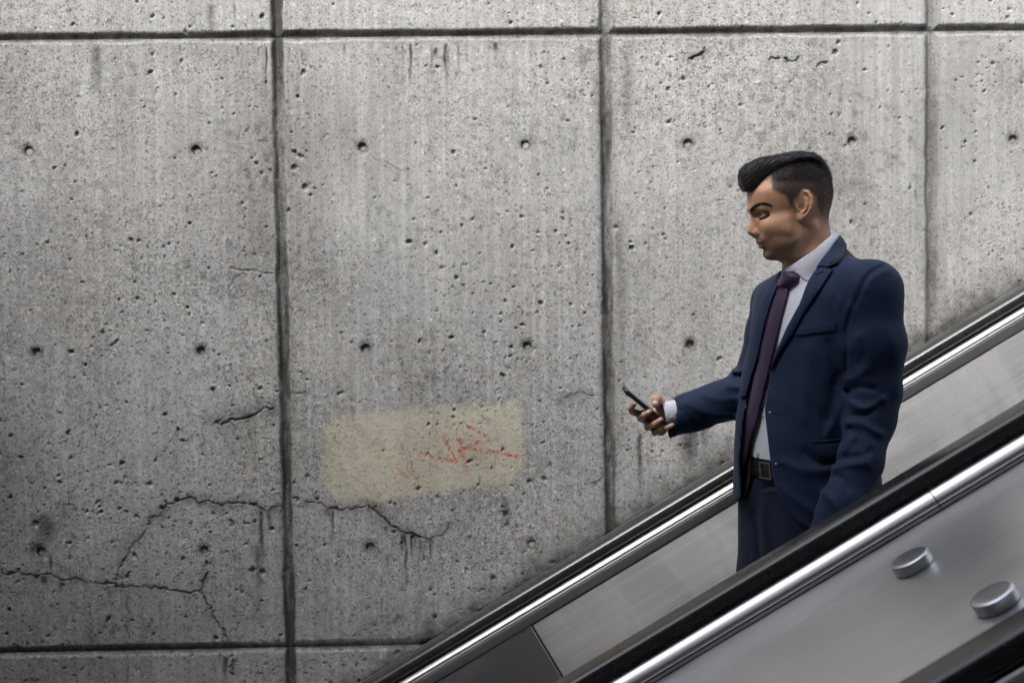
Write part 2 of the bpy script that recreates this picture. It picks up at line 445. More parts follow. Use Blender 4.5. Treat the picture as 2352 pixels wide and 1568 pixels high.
def build_panel(x0, x1, z0, z1, parent):
    """one cast panel from groove centre to groove centre as a relief surface"""
    H = 0.003
    vx0, vx1, vz0, vz1 = max(x0, -1.475), min(x1, 1.675), max(z0, -1.215), min(z1, 0.865)
    dense = vx1 > vx0 and vz1 > vz0
    def axis(a, b, d0, d1):
        c = [np.linspace(a, b, max(2, int((b - a) / 0.09) + 1)), np.r_[a + .004, a + .008, a + .014, a + .022, a + .03, b - .03, b - .022, b - .014, b - .008, b - .004]]
        if dense:
            c = [q[(q < d0 - 1e-4) | (q > d1 + 1e-4)] for q in c]
            c.append(np.linspace(d0, d1, int(round((d1 - d0) / H)) + 1))
        return np.unique(np.round(np.concatenate(c), 6))
    gx, gz = axis(x0, x1, vx0, vx1), axis(z0, z1, vz0, vz1)
    X, Z = np.meshgrid(gx, gz)
    sh = X.shape
    D = np.zeros(sh); dirt = np.zeros(sh)
    wob = (fbm(X, Z, 9, 3) - .5) * .008 + (fbm(X, Z, 45, 5) - .5) * .005
    # grooves
    dv = np.minimum(X - x0, x1 - X) + wob
    gv = np.clip((0.0195 - dv) / 0.012, 0, 1)
    up = z1 - Z + wob            # below a horizontal groove
    dn = Z - z0 + wob * .7       # above a horizontal groove
    gu = np.clip((0.014 - up) / 0.012, 0, 1)
    gd = np.clip((0.021 - dn) / 0.019, 0, 1)
    gr = np.maximum(np.maximum(gv * .013, gu * .012), gd * .015)
    D += gr
    nz = fbm(X, Z, 26, 11)
    dirt = np.maximum(dirt, np.clip(gv * 2.2 + .6 * (fbm(X, Z, 38, 23) - .5), 0, 1) * (np.where(.5 * (x0 + x1) > 0, .62, .72) + 1.0 * (fbm(X, Z, 2.6, 21) - .5) + .7 * (fbm(X * 3, Z * .4, 40, 22) - .5)) * np.where((X > 1.1) & (X < 1.6), .62, 1.0))
    dirt = np.maximum(dirt, np.clip(gd * 2.2, 0, 1) * (.62 + .5 * (nz - .5)))
    dirt = np.maximum(dirt, np.clip(gu * 1.8, 0, 1) * (.60 + .4 * (nz - .5)))
    # soft grime bleeding out of the grooves
    dirt = np.maximum(dirt, .50 * np.exp(-(np.maximum(dv - .014, 0) / .016) ** 1.0) * (0.4 + 1.1 * fbm(X, Z, 6, 31)))
    dirt = np.maximum(dirt, .36 * np.exp(-np.maximum(up - .012, 0) / .02) * (0.3 + 1.2 * fbm(X, Z * .3, 22, 33)))
    flat = (1 - np.clip(gr / .004, 0, 1))
    D += ((fbm(X, Z, 2.0, 41) - .5) * .006 + (fbm(X, Z, 30, 43) - .5) * .0016) * flat
    patch = np.zeros(sh); red = np.zeros(sh)
    cloud = np.clip((fbm(X, Z, 1.9, 101, 4) - .47) * 3.2, 0, 1) * .34 + np.clip((fbm(X, Z * .35, 7, 103, 3) - .55) * 4, 0, 1) * .16
    cloud += np.clip((fbm(X, Z, 55, 107, 2) - .60) * 5, 0, 1) * .30 * np.clip((fbm(X, Z, 5, 109) - .40) * 4, 0, 1)
    dirt = np.maximum(dirt, cloud * flat * np.where(Z < .688, 1.0, .45))
    DX = X.copy(); DZ = Z.copy()
    weather = np.clip(.25 + .75 * (fbm(X, Z, 1.6, 51) - .42) * 2.2 + .5 * np.clip((.35 - Z) / 1.1, 0, 1), 0, 1)
    # grime creeping up from the escalator
    hz = Z - (T30 * X - 0.965) + (fbm(X, Z, 14, 61) - .5) * .07
    g = np.exp(-(np.maximum(hz, 0) / .075) ** 1.3)
    dirt = np.maximum(dirt, .92 * g * (.55 + .6 * fbm(X, Z, 40, 63)))
    if dense:
        def win(xa, xb, za, zb):
            return (slice(*np.searchsorted(gz, [za, zb])), slice(*np.searchsorted(gx, [xa, xb])))
        for px, pz, r in zip(pit_x, pit_z, pit_r):
            if not (x0 + .02 < px < x1 - .02 and z0 + .015 < pz < z1 - .015): continue
            w = win(px - 2 * r - H, px + 2 * r + H, pz - 2 * r - H, pz + 2 * r + H)
            xx, zz = X[w], Z[w]
            if xx.size == 0: continue
            a = rng.uniform(0, 3.14); e = rng.uniform(.65, 1.0)
            u = ((xx - px) * math.cos(a) + (zz - pz) * math.sin(a)) / r
            v = (-(xx - px) * math.sin(a) + (zz - pz) * math.cos(a)) / (r * e)
            q = np.hypot(u, v) + (vnoise(xx, zz, 260, 71) - .5) * .7
            f = np.clip((1.12 - q) / .5, 0, 1)
            D[w] = np.maximum(D[w], D[w] + f * min(r * rng.uniform(.6, 1.2), .007))
            dirt[w] = np.maximum(dirt[w], f * rng.uniform(.1, .62))
        for pts, hw, dep, ds, sp in CRACKS:
            pa = np.array(pts)
            if pa[:, 0].max() < x0 - .05 or pa[:, 0].min() > x1 + .05 or pa[:, 1].max() < z0 - .05 or pa[:, 1].min() > z1 + .05: continue
            w = win(pa[:, 0].min() - .05, pa[:, 0].max() + .05, pa[:, 1].min() - .06, pa[:, 1].max() + .05)
            xx, zz = X[w], Z[w]
            if xx.size == 0: continue
            jx = xx + (vnoise(xx, zz, 70, 81) - .5) * .016; jz = zz + (vnoise(xx, zz, 70, 83) - .5) * .016
            d = polydist(np.stack([jx.ravel(), jz.ravel()], -1), pts).reshape(xx.shape)
            wv = .35 + 1.3 * fbm(xx, zz, 16, 86)
            f = np.clip((hw * wv * .7 + .0010 - d) / .0020, 0, 1) * np.clip(wv * 1.4, .3, 1)
            D[w] = D[w] + f * dep
            dirt[w] = np.maximum(dirt[w], np.maximum(f * ds * .9, ds * .95 * np.exp(-d / (sp * 1.5)) * (.5 + .8 * fbm(xx, zz, 40, 85))))
        for tx, ty0, ty1, hw, s in DRIPS:
            p, q = W(tx, ty0, WY), W(tx, ty1, WY)
            if not (x0 - .03 < p[0] < x1 + .03): continue
            w = win(p[0] - 5 * hw - .01, p[0] + 5 * hw + .01, q[2] - .06, p[2] + .02)
            xx, zz = X[w], Z[w]
            if xx.size == 0: continue
            t = np.clip((p[2] - zz) / (p[2] - q[2] + 1e-6), -.2, 1.3)
            cx = p[0] + (vnoise(xx * 0 + tx, zz, 24, 87) - .5) * .006
            f = np.exp(-((xx - cx) / (hw * 1.25)) ** 2) * np.clip((1.12 - t) / .8, 0, 1) * np.clip((t + .1) / .12, 0, 1)
            dirt[w] = np.maximum(dirt[w], np.minimum(1, s * 2.3) * f * (.55 + .8 * fbm(xx, zz, 50, 89)))
        for tx, ty, rx, rz, s in BLOTS:
            p = W(tx, ty, WY)
            w = win(p[0] - 2.5 * rx, p[0] + 2.5 * rx, p[2] - 2.5 * rz, p[2] + 2.5 * rz)
            xx, zz = X[w], Z[w]
            if xx.size == 0: continue
            q = np.hypot((xx - p[0]) / rx, (zz - p[2]) / rz) + (fbm(xx, zz, 18, 91) - .5) * 1.3
            dirt[w] = np.maximum(dirt[w], s * np.clip(1.25 - q, 0, 1) * (.4 + .9 * fbm(xx, zz, 60, 93)))
        if x0 < .3 and x1 > -.5 and z0 < -.4 and z1 > -.6:
            w = win(-.47, .22, -.75, -.1)
            xx, zz = X[w], Z[w]
            pp = np.stack([xx.ravel() + (vnoise(xx, zz, 30, 95).ravel() - .5) * .02, zz.ravel() + (vnoise(xx, zz, 30, 96).ravel() - .5) * .02], -1)
            patch[w] = np.clip((.006 - polysd(pp, PATCH).reshape(xx.shape)) / .02, 0, 1)
            for pts, s in REDS:
                d = polydist(np.stack([xx.ravel(), zz.ravel()], -1), pts).reshape(xx.shape)
                red[w] = np.maximum(red[w], s * np.clip((.0066 - d) / .0022, 0, 1))
        # tie holes: the grid is snapped to a clean round rim
        for hx, hz_ in HOLES:
            if not (x0 < hx < x1 and z0 < hz_ < z1): continue
            w = win(hx - .06, hx + .06, hz_ - .06, hz_ + .06)
            xx, zz = X[w].copy(), Z[w].copy()
            if xx.size == 0: continue
            ux, uz = xx - hx, zz - hz_
            r = np.hypot(ux, uz) + 1e-9
            chip = .004 * fbm(xx, zz, 70, 97) * np.clip((.026 - r) / .01, 0, 1)
            dep = D[w] + chip
            nr = r.copy()
            rim = np.abs(r - HOLE_R) <= H * .55; nr[rim] = HOLE_R
            inn = (r < HOLE_R - H * .55); nr[inn] = np.minimum(r[inn], HOLE_R - .0012)
            dep[inn] = .019
            D[w] = dep
            k = nr / r
            DX[w] = hx + ux * k; DZ[w] = hz_ + uz * k
            dirt[w] = np.maximum(dirt[w], np.where(r < HOLE_R, .30, .75 * np.exp(-(r - HOLE_R) / .008) * (.3 + fbm(xx, zz, 60, 99))))
    V = np.stack([DX.ravel(), (WY + D).ravel(), DZ.ravel()], -1)
    ny, nx = sh
    i = np.arange(ny * nx).reshape(ny, nx)
    Fq = np.stack([i[:-1, :-1].ravel(), i[:-1, 1:].ravel(), i[1:, 1:].ravel(), i[1:, :-1].ravel()], -1)
    masks = np.stack([np.clip(dirt, 0, 1).ravel(), patch.ravel(), red.ravel(), weather.ravel()], -1)
    # a closed back so the panel has thickness
    n0 = len(V)
    V = np.vstack([V, [[x0, WY + .2, z0], [x1, WY + .2, z0], [x1, WY + .2, z1], [x0, WY + .2, z1]]])
    masks = np.vstack([masks, np.tile([.3, 0, 0, .3], (4, 1))])
    Fq = np.vstack([Fq, [[n0 + 3, n0 + 2, n0 + 1, n0]]])
    return mesh_obj('panel', V, Fq, M_CONC, parent, True, {'masks': masks})

wall = empty('concrete_wall', (0, 0, 0))
tag(wall, 'tall weathered grey concrete wall of big cast panels behind the escalator, with a buff paint patch', 'wall')
M_PLUG = NT('grout')
_c = M_PLUG.coord()
M_PLUG = M_PLUG.fin(M_PLUG.ramp(M_PLUG.noise(_c, 180, 3, .6), [(.3, (.22, .215, .20)), (.7, (.42, .415, .38))]), .9)
def lathe(profile, n, axis_y=True):
    """profile of (r, h) swept round; returns V, F with h along -Y"""
    V, F = [], []
    for r, h in profile:
        for k in range(n):
            a = 2 * math.pi * k / n
            V.append((r * math.cos(a), -h, r * math.sin(a)))
    for j in range(len(profile) - 1):
        for k in range(n):
            F.append((j * n + k, j * n + (k + 1) % n, (j + 1) * n + (k + 1) % n, (j + 1) * n + k))
    return V, F
_V, _F = lathe([(HOLE_R + .001, 0), (HOLE_R * .75, .004), (HOLE_R * .66, .006), (HOLE_R * .4, .0055), (.0001, .0065)], 16)
_plug_me = None
for r in range(len(ZE) - 1):
    for c in range(len(XE) - 1):
        pn = build_panel(XE[c], XE[c + 1], ZE[r + 1], ZE[r], wall)
        for hx, hz_ in HOLES:
            if XE[c] < hx < XE[c + 1] and ZE[r + 1] < hz_ < ZE[r]:
                if _plug_me is None:
                    o = mesh_obj('tie_hole_plug', _V, _F, M_PLUG, pn, True); _plug_me = o.data
                else:
                    o = bpy.data.objects.new('tie_hole_plug', _plug_me); COL.objects.link(o); o.parent = pn
                o.location = (hx + .0012, WY + .0188 - rng.uniform(0, .006), hz_ - .0015)
# ------------------------------------------------------------------ unseen slabs and walls outside the frame, added to shape the light
M_SIDE = NT('grey_plaster')
_c = M_SIDE.coord()
M_SIDE = M_SIDE.fin(M_SIDE.ramp(M_SIDE.noise(_c, 3, 4, .6), [(.3, (.24, .24, .24)), (.7, (.34, .34, .335))]), .7)

def box(x0, x1, y0, y1, z0, z1):
    V = [(x, y, z) for z in (z0, z1) for y in (y0, y1) for x in (x0, x1)]
    F = [(0, 2, 3, 1), (4, 5, 7, 6), (0, 1, 5, 4), (2, 6, 7, 3), (0, 4, 6, 2), (1, 3, 7, 5)]
    return V, F

def merged(*vf):
    V, F = [], []
    for v, f in vf:
        o = len(V)
        V += list(v); F += [tuple(i + o for i in q) for q in f]
    return V, F

BLOCK_Z, BLOCK_Y, BLOCK_X = 2.05, 2.0, -2.9  # edges of unseen overhead slabs, placed to shade the lower left of the wall
V, F = merged(box(-9, 9, -2.6, BLOCK_Y, BLOCK_Z, BLOCK_Z + .35), box(-9, BLOCK_X, BLOCK_Y + .002, WY + .3, BLOCK_Z + .45, BLOCK_Z + .80))
tag(mesh_obj('light_blocking_slabs', V, F, M_SIDE, None, False), kind='structure')
V, F = merged(box(-9, 9, -2.6, -2.3, -7.5, BLOCK_Z - .003), box(-9.3, -9.003, -2.6, WY + .3, -7.5, BLOCK_Z + .8))  # unseen walls added behind the camera and at the left end to block light
tag(mesh_obj('light_blocking_walls', V, F, M_SIDE, None, False), kind='structure')

# ------------------------------------------------------------------ escalators
def mat_steel(name, base=.56, rough=.24, streak=1.0, bump=.25, scale_s=2.0, smudge=.0, aniso=.0):
    m = NT(name)
    co = m.coord()
    br = m.noise(m.mapping(co, (scale_s, 150, 150)), 1.0, 4, .7)
    br2 = m.noise(m.mapping(co, (scale_s * 3, 700, 700)), 1.0, 2, .6)
    cl = m.noise(m.mapping(co, (1.6, 2.2, 3.0)), 1.6, 3, .55)
    b = m.math('ADD', m.math('MULTIPLY', br, .6), m.math('MULTIPLY', br2, .4))
    col = m.ramp(b, [(.34, (base * (1 - .17 * streak), base * (1 - .165 * streak), base * (1 - .16 * streak))), (.66, (base * (1 + .14 * streak),) * 3)])
    ro = m.math('ADD', rough - .06 * streak, m.math('MULTIPLY', b, .12 * streak))
    ro = m.math('ADD', ro, m.math('MULTIPLY', m.math('SUBTRACT', cl, .5), .14))
    if smudge:
        sm = m.noise(m.mapping(co, (4.5, 4.5, 1.3) if aniso else (1.2, 2.0, 2.0), (0, math.radians(12), 0)), 1.7, 5, .62)
        sm = m.ramp(sm, [(.48, 0.0), (.62, 1.0)])
        ro = m.math('ADD', ro, m.math('MULTIPLY', sm, .16))
        col = m.mix(m.math('MULTIPLY', sm, smudge), col, (base * .60, base * .59, base * .59))
    if aniso:
        # brushed along the slope: reflections spread across it
        m.b.inputs['Anisotropic'].default_value = aniso
        cx = m.n('CombineXYZ')
        cx.inputs[0].default_value = -math.sin(math.radians(30.2)); cx.inputs[2].default_value = math.cos(math.radians(30.2))
        m.l(cx.outputs[0], m.b.inputs['Tangent'])
    return m.fin(col, ro, 1.0, m.bump(b, bump, .0006))

M_ROLL = mat_steel('polished_steel', .58, .31, .3, .03)
M_ROLL2 = mat_steel('dull_polished_steel', .46, .36, .3, .03)
M_PANEL = mat_steel('brushed_steel', .53, .46, 1.2, .8, 1.3, .42, .8)
M_DECK = mat_steel('satin_steel', .58, .38, .8, .15, 1.6, .30)
M_KNOB = mat_steel('turned_steel', .56, .29, .3, .03, 200)
M_PLAIN = mat_steel('plain_steel', .55, .30, .3, .05, 1.5, .15)
def mat_rubber():
    m = NT('black_rubber')
    co = m.coord()
    d = m.noise(m.mapping(co, (3, 8, 8)), 6, 4, .6)
    return m.fin(m.ramp(d, [(.3, (.017, .0163, .0155)), (.75, (.024, .0225, .0205))]), m.math('ADD', .20, m.math('MULTIPLY', d, .12)), 0.0, None, Specular_IOR_Level=.65)
M_RUB = mat_rubber()
M_GAP = NT('dark_gap').fin((.012, .012, .012), .7)
M_STEP = mat_steel('cast_step', .35, .45, .5, .2)

def extrude(prof, s0, s1, closed=True, ns=1):
    """extrude a (y, n) profile along the slope axis x"""
    k = len(prof)
    V, F = [], []
    for j in range(ns + 1):
        s = s0 + (s1 - s0) * j / ns
        V += [(s, y, n) for y, n in prof]
    for j in range(ns):
        for i in range(k if closed else k - 1):
            a, b = i, (i + 1) % k
            F.append((j * k + a, j * k + b, (j + 1) * k + b, (j + 1) * k + a))
    if closed:
        F.append(tuple(range(k - 1, -1, -1)))
        F.append(tuple(ns * k + i for i in range(k)))
    return V, F

def arc(cy, cn, r, a0, a1, n):
    return [(cy + r * math.cos(math.radians(a0 + (a1 - a0) * i / n)), cn + r * math.sin(math.radians(a0 + (a1 - a0) * i / n))) for i in range(n + 1)]

TH = math.radians(30.2)
C0 = -0.8804
SX = 0.5
def esc_empty(name, Y):
    return empty(name, (SX, Y, T30 * SX + C0), (0, -TH, 0))

def s_of(tx, ty, Y):
    p = W(tx, ty, Y)
    return (p[0] - SX) / math.cos(TH)

S0, S1 = -4.2, 4.4
def handrail_profile(o=0.0):
    p = arc(o + .021, -.0205, .0205, 0, 90, 12)
    p += [(o + .010, .0004), (o - .010, .0004)]
    p += arc(o - .021, -.0205, .0205, 90, 180, 12)
    p += arc(o - .0335, -.0240, .0080, 180, 268, 5)
    p += [(o - .020, -.032), (o - .020, -.027), (o + .020, -.027), (o + .020, -.032)]
    p += arc(o + .0335, -.0240, .0080, -88, 0, 5)
    return p[::-1]

def smooth_by_angle(o, deg=35):
    me = o.data
    me.polygons.foreach_set('use_smooth', np.ones(len(me.polygons), dtype=bool))
    try:
        me.set_sharp_from_angle(angle=math.radians(deg))
    except Exception:
        pass
    return o

def moulding_profile(o, side):
    """half of the stainless roll under the handrail; side = +1 or -1 in y"""
    q = [(.004, -.0345), (.0315, -.0345), (.0325, -.0362), (.036, -.0375)]
    q += arc(.0385, -.0445, .0068, 100, 62, 5) + arc(.0133, -.0936, .063, 60, 37, 12)[1:] + arc(.0566, -.0604, .0085, 34, -70, 10)
    q += [(.0600, -.0688), (.0620, -.0690), (.0735, -.0660), (.0752, -.0662), (.0752, -.0715), (.004, -.0715)]
    q = [(o + side * a, b) for a, b in q]
    return q if side < 0 else q[::-1]

def inner_moulding_profile(o, side):
    q = [(.004, -.0345), (.0315, -.0345), (.0325, -.0362), (.036, -.0375)]
    q += [(.0395, -.0378)] + arc(.0395, -.0448, .0068, 84, 66, 4) + arc(.0300, -.0640, .0282, 63, 38, 12)[1:] + arc(.0472, -.0512, .0062, 34, -70, 12)
    q += [(.0500, -.0590), (.0660, -.0565), (.0675, -.0568), (.0678, -.0578), (.0678, -.0795), (.004, -.0795)]
    q = [(o + side * a, b) for a, b in q]
    return q if side < 0 else q[::-1]

def panel_slab(s0, s1, y0, y1, n0, n1, side, t=.004):
    """bevelled sheet from (y0,n0) at the top to (y1,n1) at the bottom, facing side"""
    b = .0022
    L = math.hypot(y1 - y0, n1 - n0)
    d = np.array([(y1 - y0) / L, (n1 - n0) / L])
    nrm = np.array([side, 0.0]); nrm = nrm - d * (nrm @ d); nrm /= np.linalg.norm(nrm)
    def pt(s, v, w):
        q = np.array([y0, n0]) + d * v + nrm * w
        return (s, q[0], q[1])
    V = [pt(s0 + b, b, 0), pt(s1 - b, b, 0), pt(s1 - b, L - b, 0), pt(s0 + b, L - b, 0),
         pt(s0, 0, -b), pt(s1, 0, -b), pt(s1, L, -b), pt(s0, L, -b),
         pt(s0, 0, -t), pt(s1, 0, -t), pt(s1, L, -t), pt(s0, L, -t)]
    F = [(0, 1, 2, 3), (0, 4, 5, 1), (1, 5, 6, 2), (2, 6, 7, 3), (3, 7, 4, 0), (4, 8, 9, 5), (5, 9, 10, 6), (6, 10, 11, 7), (7, 11, 8, 4), (11, 10, 9, 8)]
    if side < 0:
        F = [f[::-1] for f in F]
    return V, F

YN, YF, YX = 2.740, 3.703, 1.856
GAP = YF - YN
esc = esc_empty('escalator', YN)
tag(esc, 'descending escalator with brushed steel sides and black handrails carrying the man', 'escalator')
for o in (0.0, GAP):
    V, F = extrude(handrail_profile(o), S0, S1, True, 4)
    smooth_by_angle(mesh_obj('handrail', V, F, M_RUB, esc), 50)
    V, F = extrude([(o - .018, -.0262), (o - .018, -.0344), (o + .018, -.0344), (o + .018, -.0262)], S0, S1)
    mesh_obj('handrail_guide', V, F, M_GAP, esc, False)
# near roll, outer side: two lengths that butt at a visible joint; inner side one length
sj = s_of(2118, 1137, 2.675)
for a, b in ((S0, sj - .0008), (sj + .0008, S1)):
    V, F = extrude(moulding_profile(0, -1), a, b)
    smooth_by_angle(mesh_obj('steel_roll', V, F, M_ROLL, esc))
V, F = extrude([(.003, -.036), (-.040, -.040), (-.050, -.058), (-.045, -.066), (-.07, -.0690), (-.07, -.0705), (.003, -.0705)][::-1], sj - .004, sj + .004)
mesh_obj('joint_backing', V, F, M_GAP, esc, False)
V, F = extrude(inner_moulding_profile(0, 1), S0, S1)
smooth_by_angle(mesh_obj('steel_roll', V, F, M_ROLL, esc))
V, F = extrude(inner_moulding_profile(GAP, -1), S0, S1)
smooth_by_angle(mesh_obj('steel_roll', V, F, M_ROLL2, esc))
V, F = extrude(moulding_profile(GAP, 1), S0, S1)
smooth_by_angle(mesh_obj('steel_roll', V, F, M_ROLL, esc))
# outer deck between far balustrade and wall
WALLD = WY - YN - .004
V, F = extrude([(GAP + .0755, -.0735), (WALLD, -.0735), (WALLD, -.0775), (GAP + .0755, -.0775)][::-1], S0, S1)
mesh_obj('outer_deck', V, F, M_DECK, esc, False)
# inner panels: sheets with a narrow dark joint
sp = s_of(1184, 1452, YF - .07)
cuts = [sp - 3 * 1.52, sp - 2 * 1.52, sp - 1.52, sp, sp + 1.52, sp + 2 * 1.52, sp + 3 * 1.52]
for a, b in zip(cuts[:-1], cuts[1:]):
    V, F = panel_slab(a + .0016, b - .0016, GAP - .0655, GAP - .098, -.0822, -.70, -1)
    mesh_obj('side_panel', V, F, M_PLAIN if b < sp + .01 else M_PANEL, esc, False)
    V, F = panel_slab(a + .0016, b - .0016, .0655, .098, -.0822, -.70, 1)
    mesh_obj('side_panel', V, F, M_PANEL, esc, False)
for o, sd in ((0.0, 1), (GAP, -1)):
    V, F = extrude([(o + sd * .010, -.0796), (o + sd * .0600, -.0796), (o + sd * .085, -.70), (o + sd * .010, -.70)][::sd], S0, S1)
    mesh_obj('panel_backing', V, F, M_GAP, esc, False)
    V, F = extrude([(o + sd * .02, -.702), (o + sd * .14, -.702), (o + sd * .142, -.72), (o + sd * .142, -1.02), (o + sd * .02, -1.02)][::sd], S0, S1)
    mesh_obj('skirt', V, F, M_DECK, esc, False)
# steps
RUN = .346; RISE = RUN * T30
NX0 = .60
for k in range(-9, 10):
    x = NX0 + k * RUN
    z = T30 * x + C0 - 1.0
    V, F = box(x, x + RUN + .002, YN + .146, YF - .146, z - RISE - .06, z)
    o = mesh_obj('step', V, F, M_STEP, esc, False)
    o.matrix_parent_inverse = Matrix.LocRotScale(esc.location, esc.rotation_euler, None).inverted()
# deck plate between the two escalators with its round anti-slide knobs
DK = YX - YN
V, F = extrude([(-.0760, -.0735), (DK + .0760, -.0735), (DK + .0760, -.0775), (-.0760, -.0775)], S0, S1)
mesh_obj('deck_plate', V, F, M_DECK, esc, False)
def disc(r, h):
    prof = [(r - .0035, 0), (r - .0035, .001), (r, .0014), (r, h - .0042), (r - .0008, h - .0022), (r - .0045, h), (r - .0055, h + .0001), (r * .5, h + .0002), (.0002, h + .0002)]
    n = 64
    V, F = [], []
    for rr, hh in prof:
        for k in range(n):
            a = 2 * math.pi * k / n
            V.append((rr * math.cos(a), rr * math.sin(a), hh))
    for j in range(len(prof) - 1):
        for k in range(n):
            F.append((j * n + k, j * n + (k + 1) % n, (j + 1) * n + (k + 1) % n, (j + 1) * n + k))
    return V, F
V, F = disc(.0365, .0215)
def deck_pos(tx, ty):
    """point of the deck plane (n = -.0735) seen at a survey position"""
    d = C_F + (tx - 1176.0) / FT * C_R - (ty - 784.0) / FT * C_U
    cz = C0 - .0735 / math.cos(TH)
    t = cz / (d[2] - T30 * d[0])
    p = d * t
    return ((p[0] - SX) / math.cos(TH) + (p[2] - T30 * p[0] - C0) * math.sin(TH), p[1] - YN)
kme = None
d1, d2 = deck_pos(2101, 1301), deck_pos(2293, 1388)
KN = [d1, d2, (2 * d2[0] - d1[0] + 1.0, d1[1]), (d1[0] - 1.25, d2[1])]
for i, (s, y) in enumerate([d1, d2]):
    if kme is None:
        o = mesh_obj('deck_knob', V, F, M_KNOB, esc); smooth_by_angle(o, 28); kme = o.data
    else:
        o = bpy.data.objects.new('deck_knob', kme); COL.objects.link(o); o.parent = esc
    o.location = (s, y, -.0734)

esc2 = esc_empty('escalator', YX)
tag(esc2, 'blurred nearest escalator whose black handrail crosses the bottom right corner', 'escalator')
V, F = extrude(handrail_profile(0), S0, S1, True, 4)
smooth_by_angle(mesh_obj('handrail', V, F, M_RUB, esc2), 50)
V, F = extrude([(-.018, -.0262), (-.018, -.0344), (.018, -.0344), (.018, -.0262)], S0, S1)
mesh_obj('handrail_guide', V, F, M_GAP, esc2, False)
V, F = extrude(moulding_profile(0, 1), S0, S1)
smooth_by_angle(mesh_obj('steel_roll', V, F, M_ROLL, esc2))
V, F = extrude(inner_moulding_profile(0, -1), S0, S1)
smooth_by_angle(mesh_obj('steel_roll', V, F, M_ROLL, esc2))
V, F = panel_slab(-3.0, 3.0, -.0655, -.098, -.0822, -.70, -1)
mesh_obj('side_panel', V, F, M_PANEL, esc2, False)
V, F = extrude([(-.142, -.702), (-.02, -.702), (-.02, -1.02), (-.142, -1.02)], S0, S1)
mesh_obj('skirt', V, F, M_DECK, esc2, False)
# sloping pit floor under both, added against light leaking in from below
V, F = extrude([(-2.3 - YN, -1.35), (WALLD, -1.35), (WALLD, -1.5), (-2.3 - YN, -1.5)][::-1], -11.5, 10)
V, F = merged((V, F))
fl = mesh_obj('floor', V, F, M_SIDE, None, False)
fl.location = esc.location; fl.rotation_euler = esc.rotation_euler
tag(fl, kind='structure')
# ------------------------------------------------------------------ implicit-surface toolkit
def smin(a, b, k):
    h = np.clip(.5 + .5 * (b - a) / k, 0, 1)
    return b * (1 - h) + a * h - k * h * (1 - h)
def smax(a, b, k):
    return -smin(-a, -b, k)
def d_cone(P, a, b, r0, r1):
    a = np.asarray(a, float); b = np.asarray(b, float)
    ba = b - a
    t = np.clip(((P - a) @ ba) / (ba @ ba), 0, 1)
    return np.linalg.norm(P - a - t[:, None] * ba, axis=1) - (r0 + (r1 - r0) * t)
def d_chain(P, pts, rads, k=.01):
    d = None
    for i in range(len(pts) - 1):
        q = d_cone(P, pts[i], pts[i + 1], rads[i], rads[i + 1])
        d = q if d is None else smin(d, q, k)
    return d
def d_ell(P, c, r):
    r = np.asarray(r, float)
    q = (P - np.asarray(c, float)) / r
    k0 = np.linalg.norm(q, axis=1)
    k1 = np.linalg.norm(q / r, axis=1) + 1e-9
    return k0 * (k0 - 1) / k1

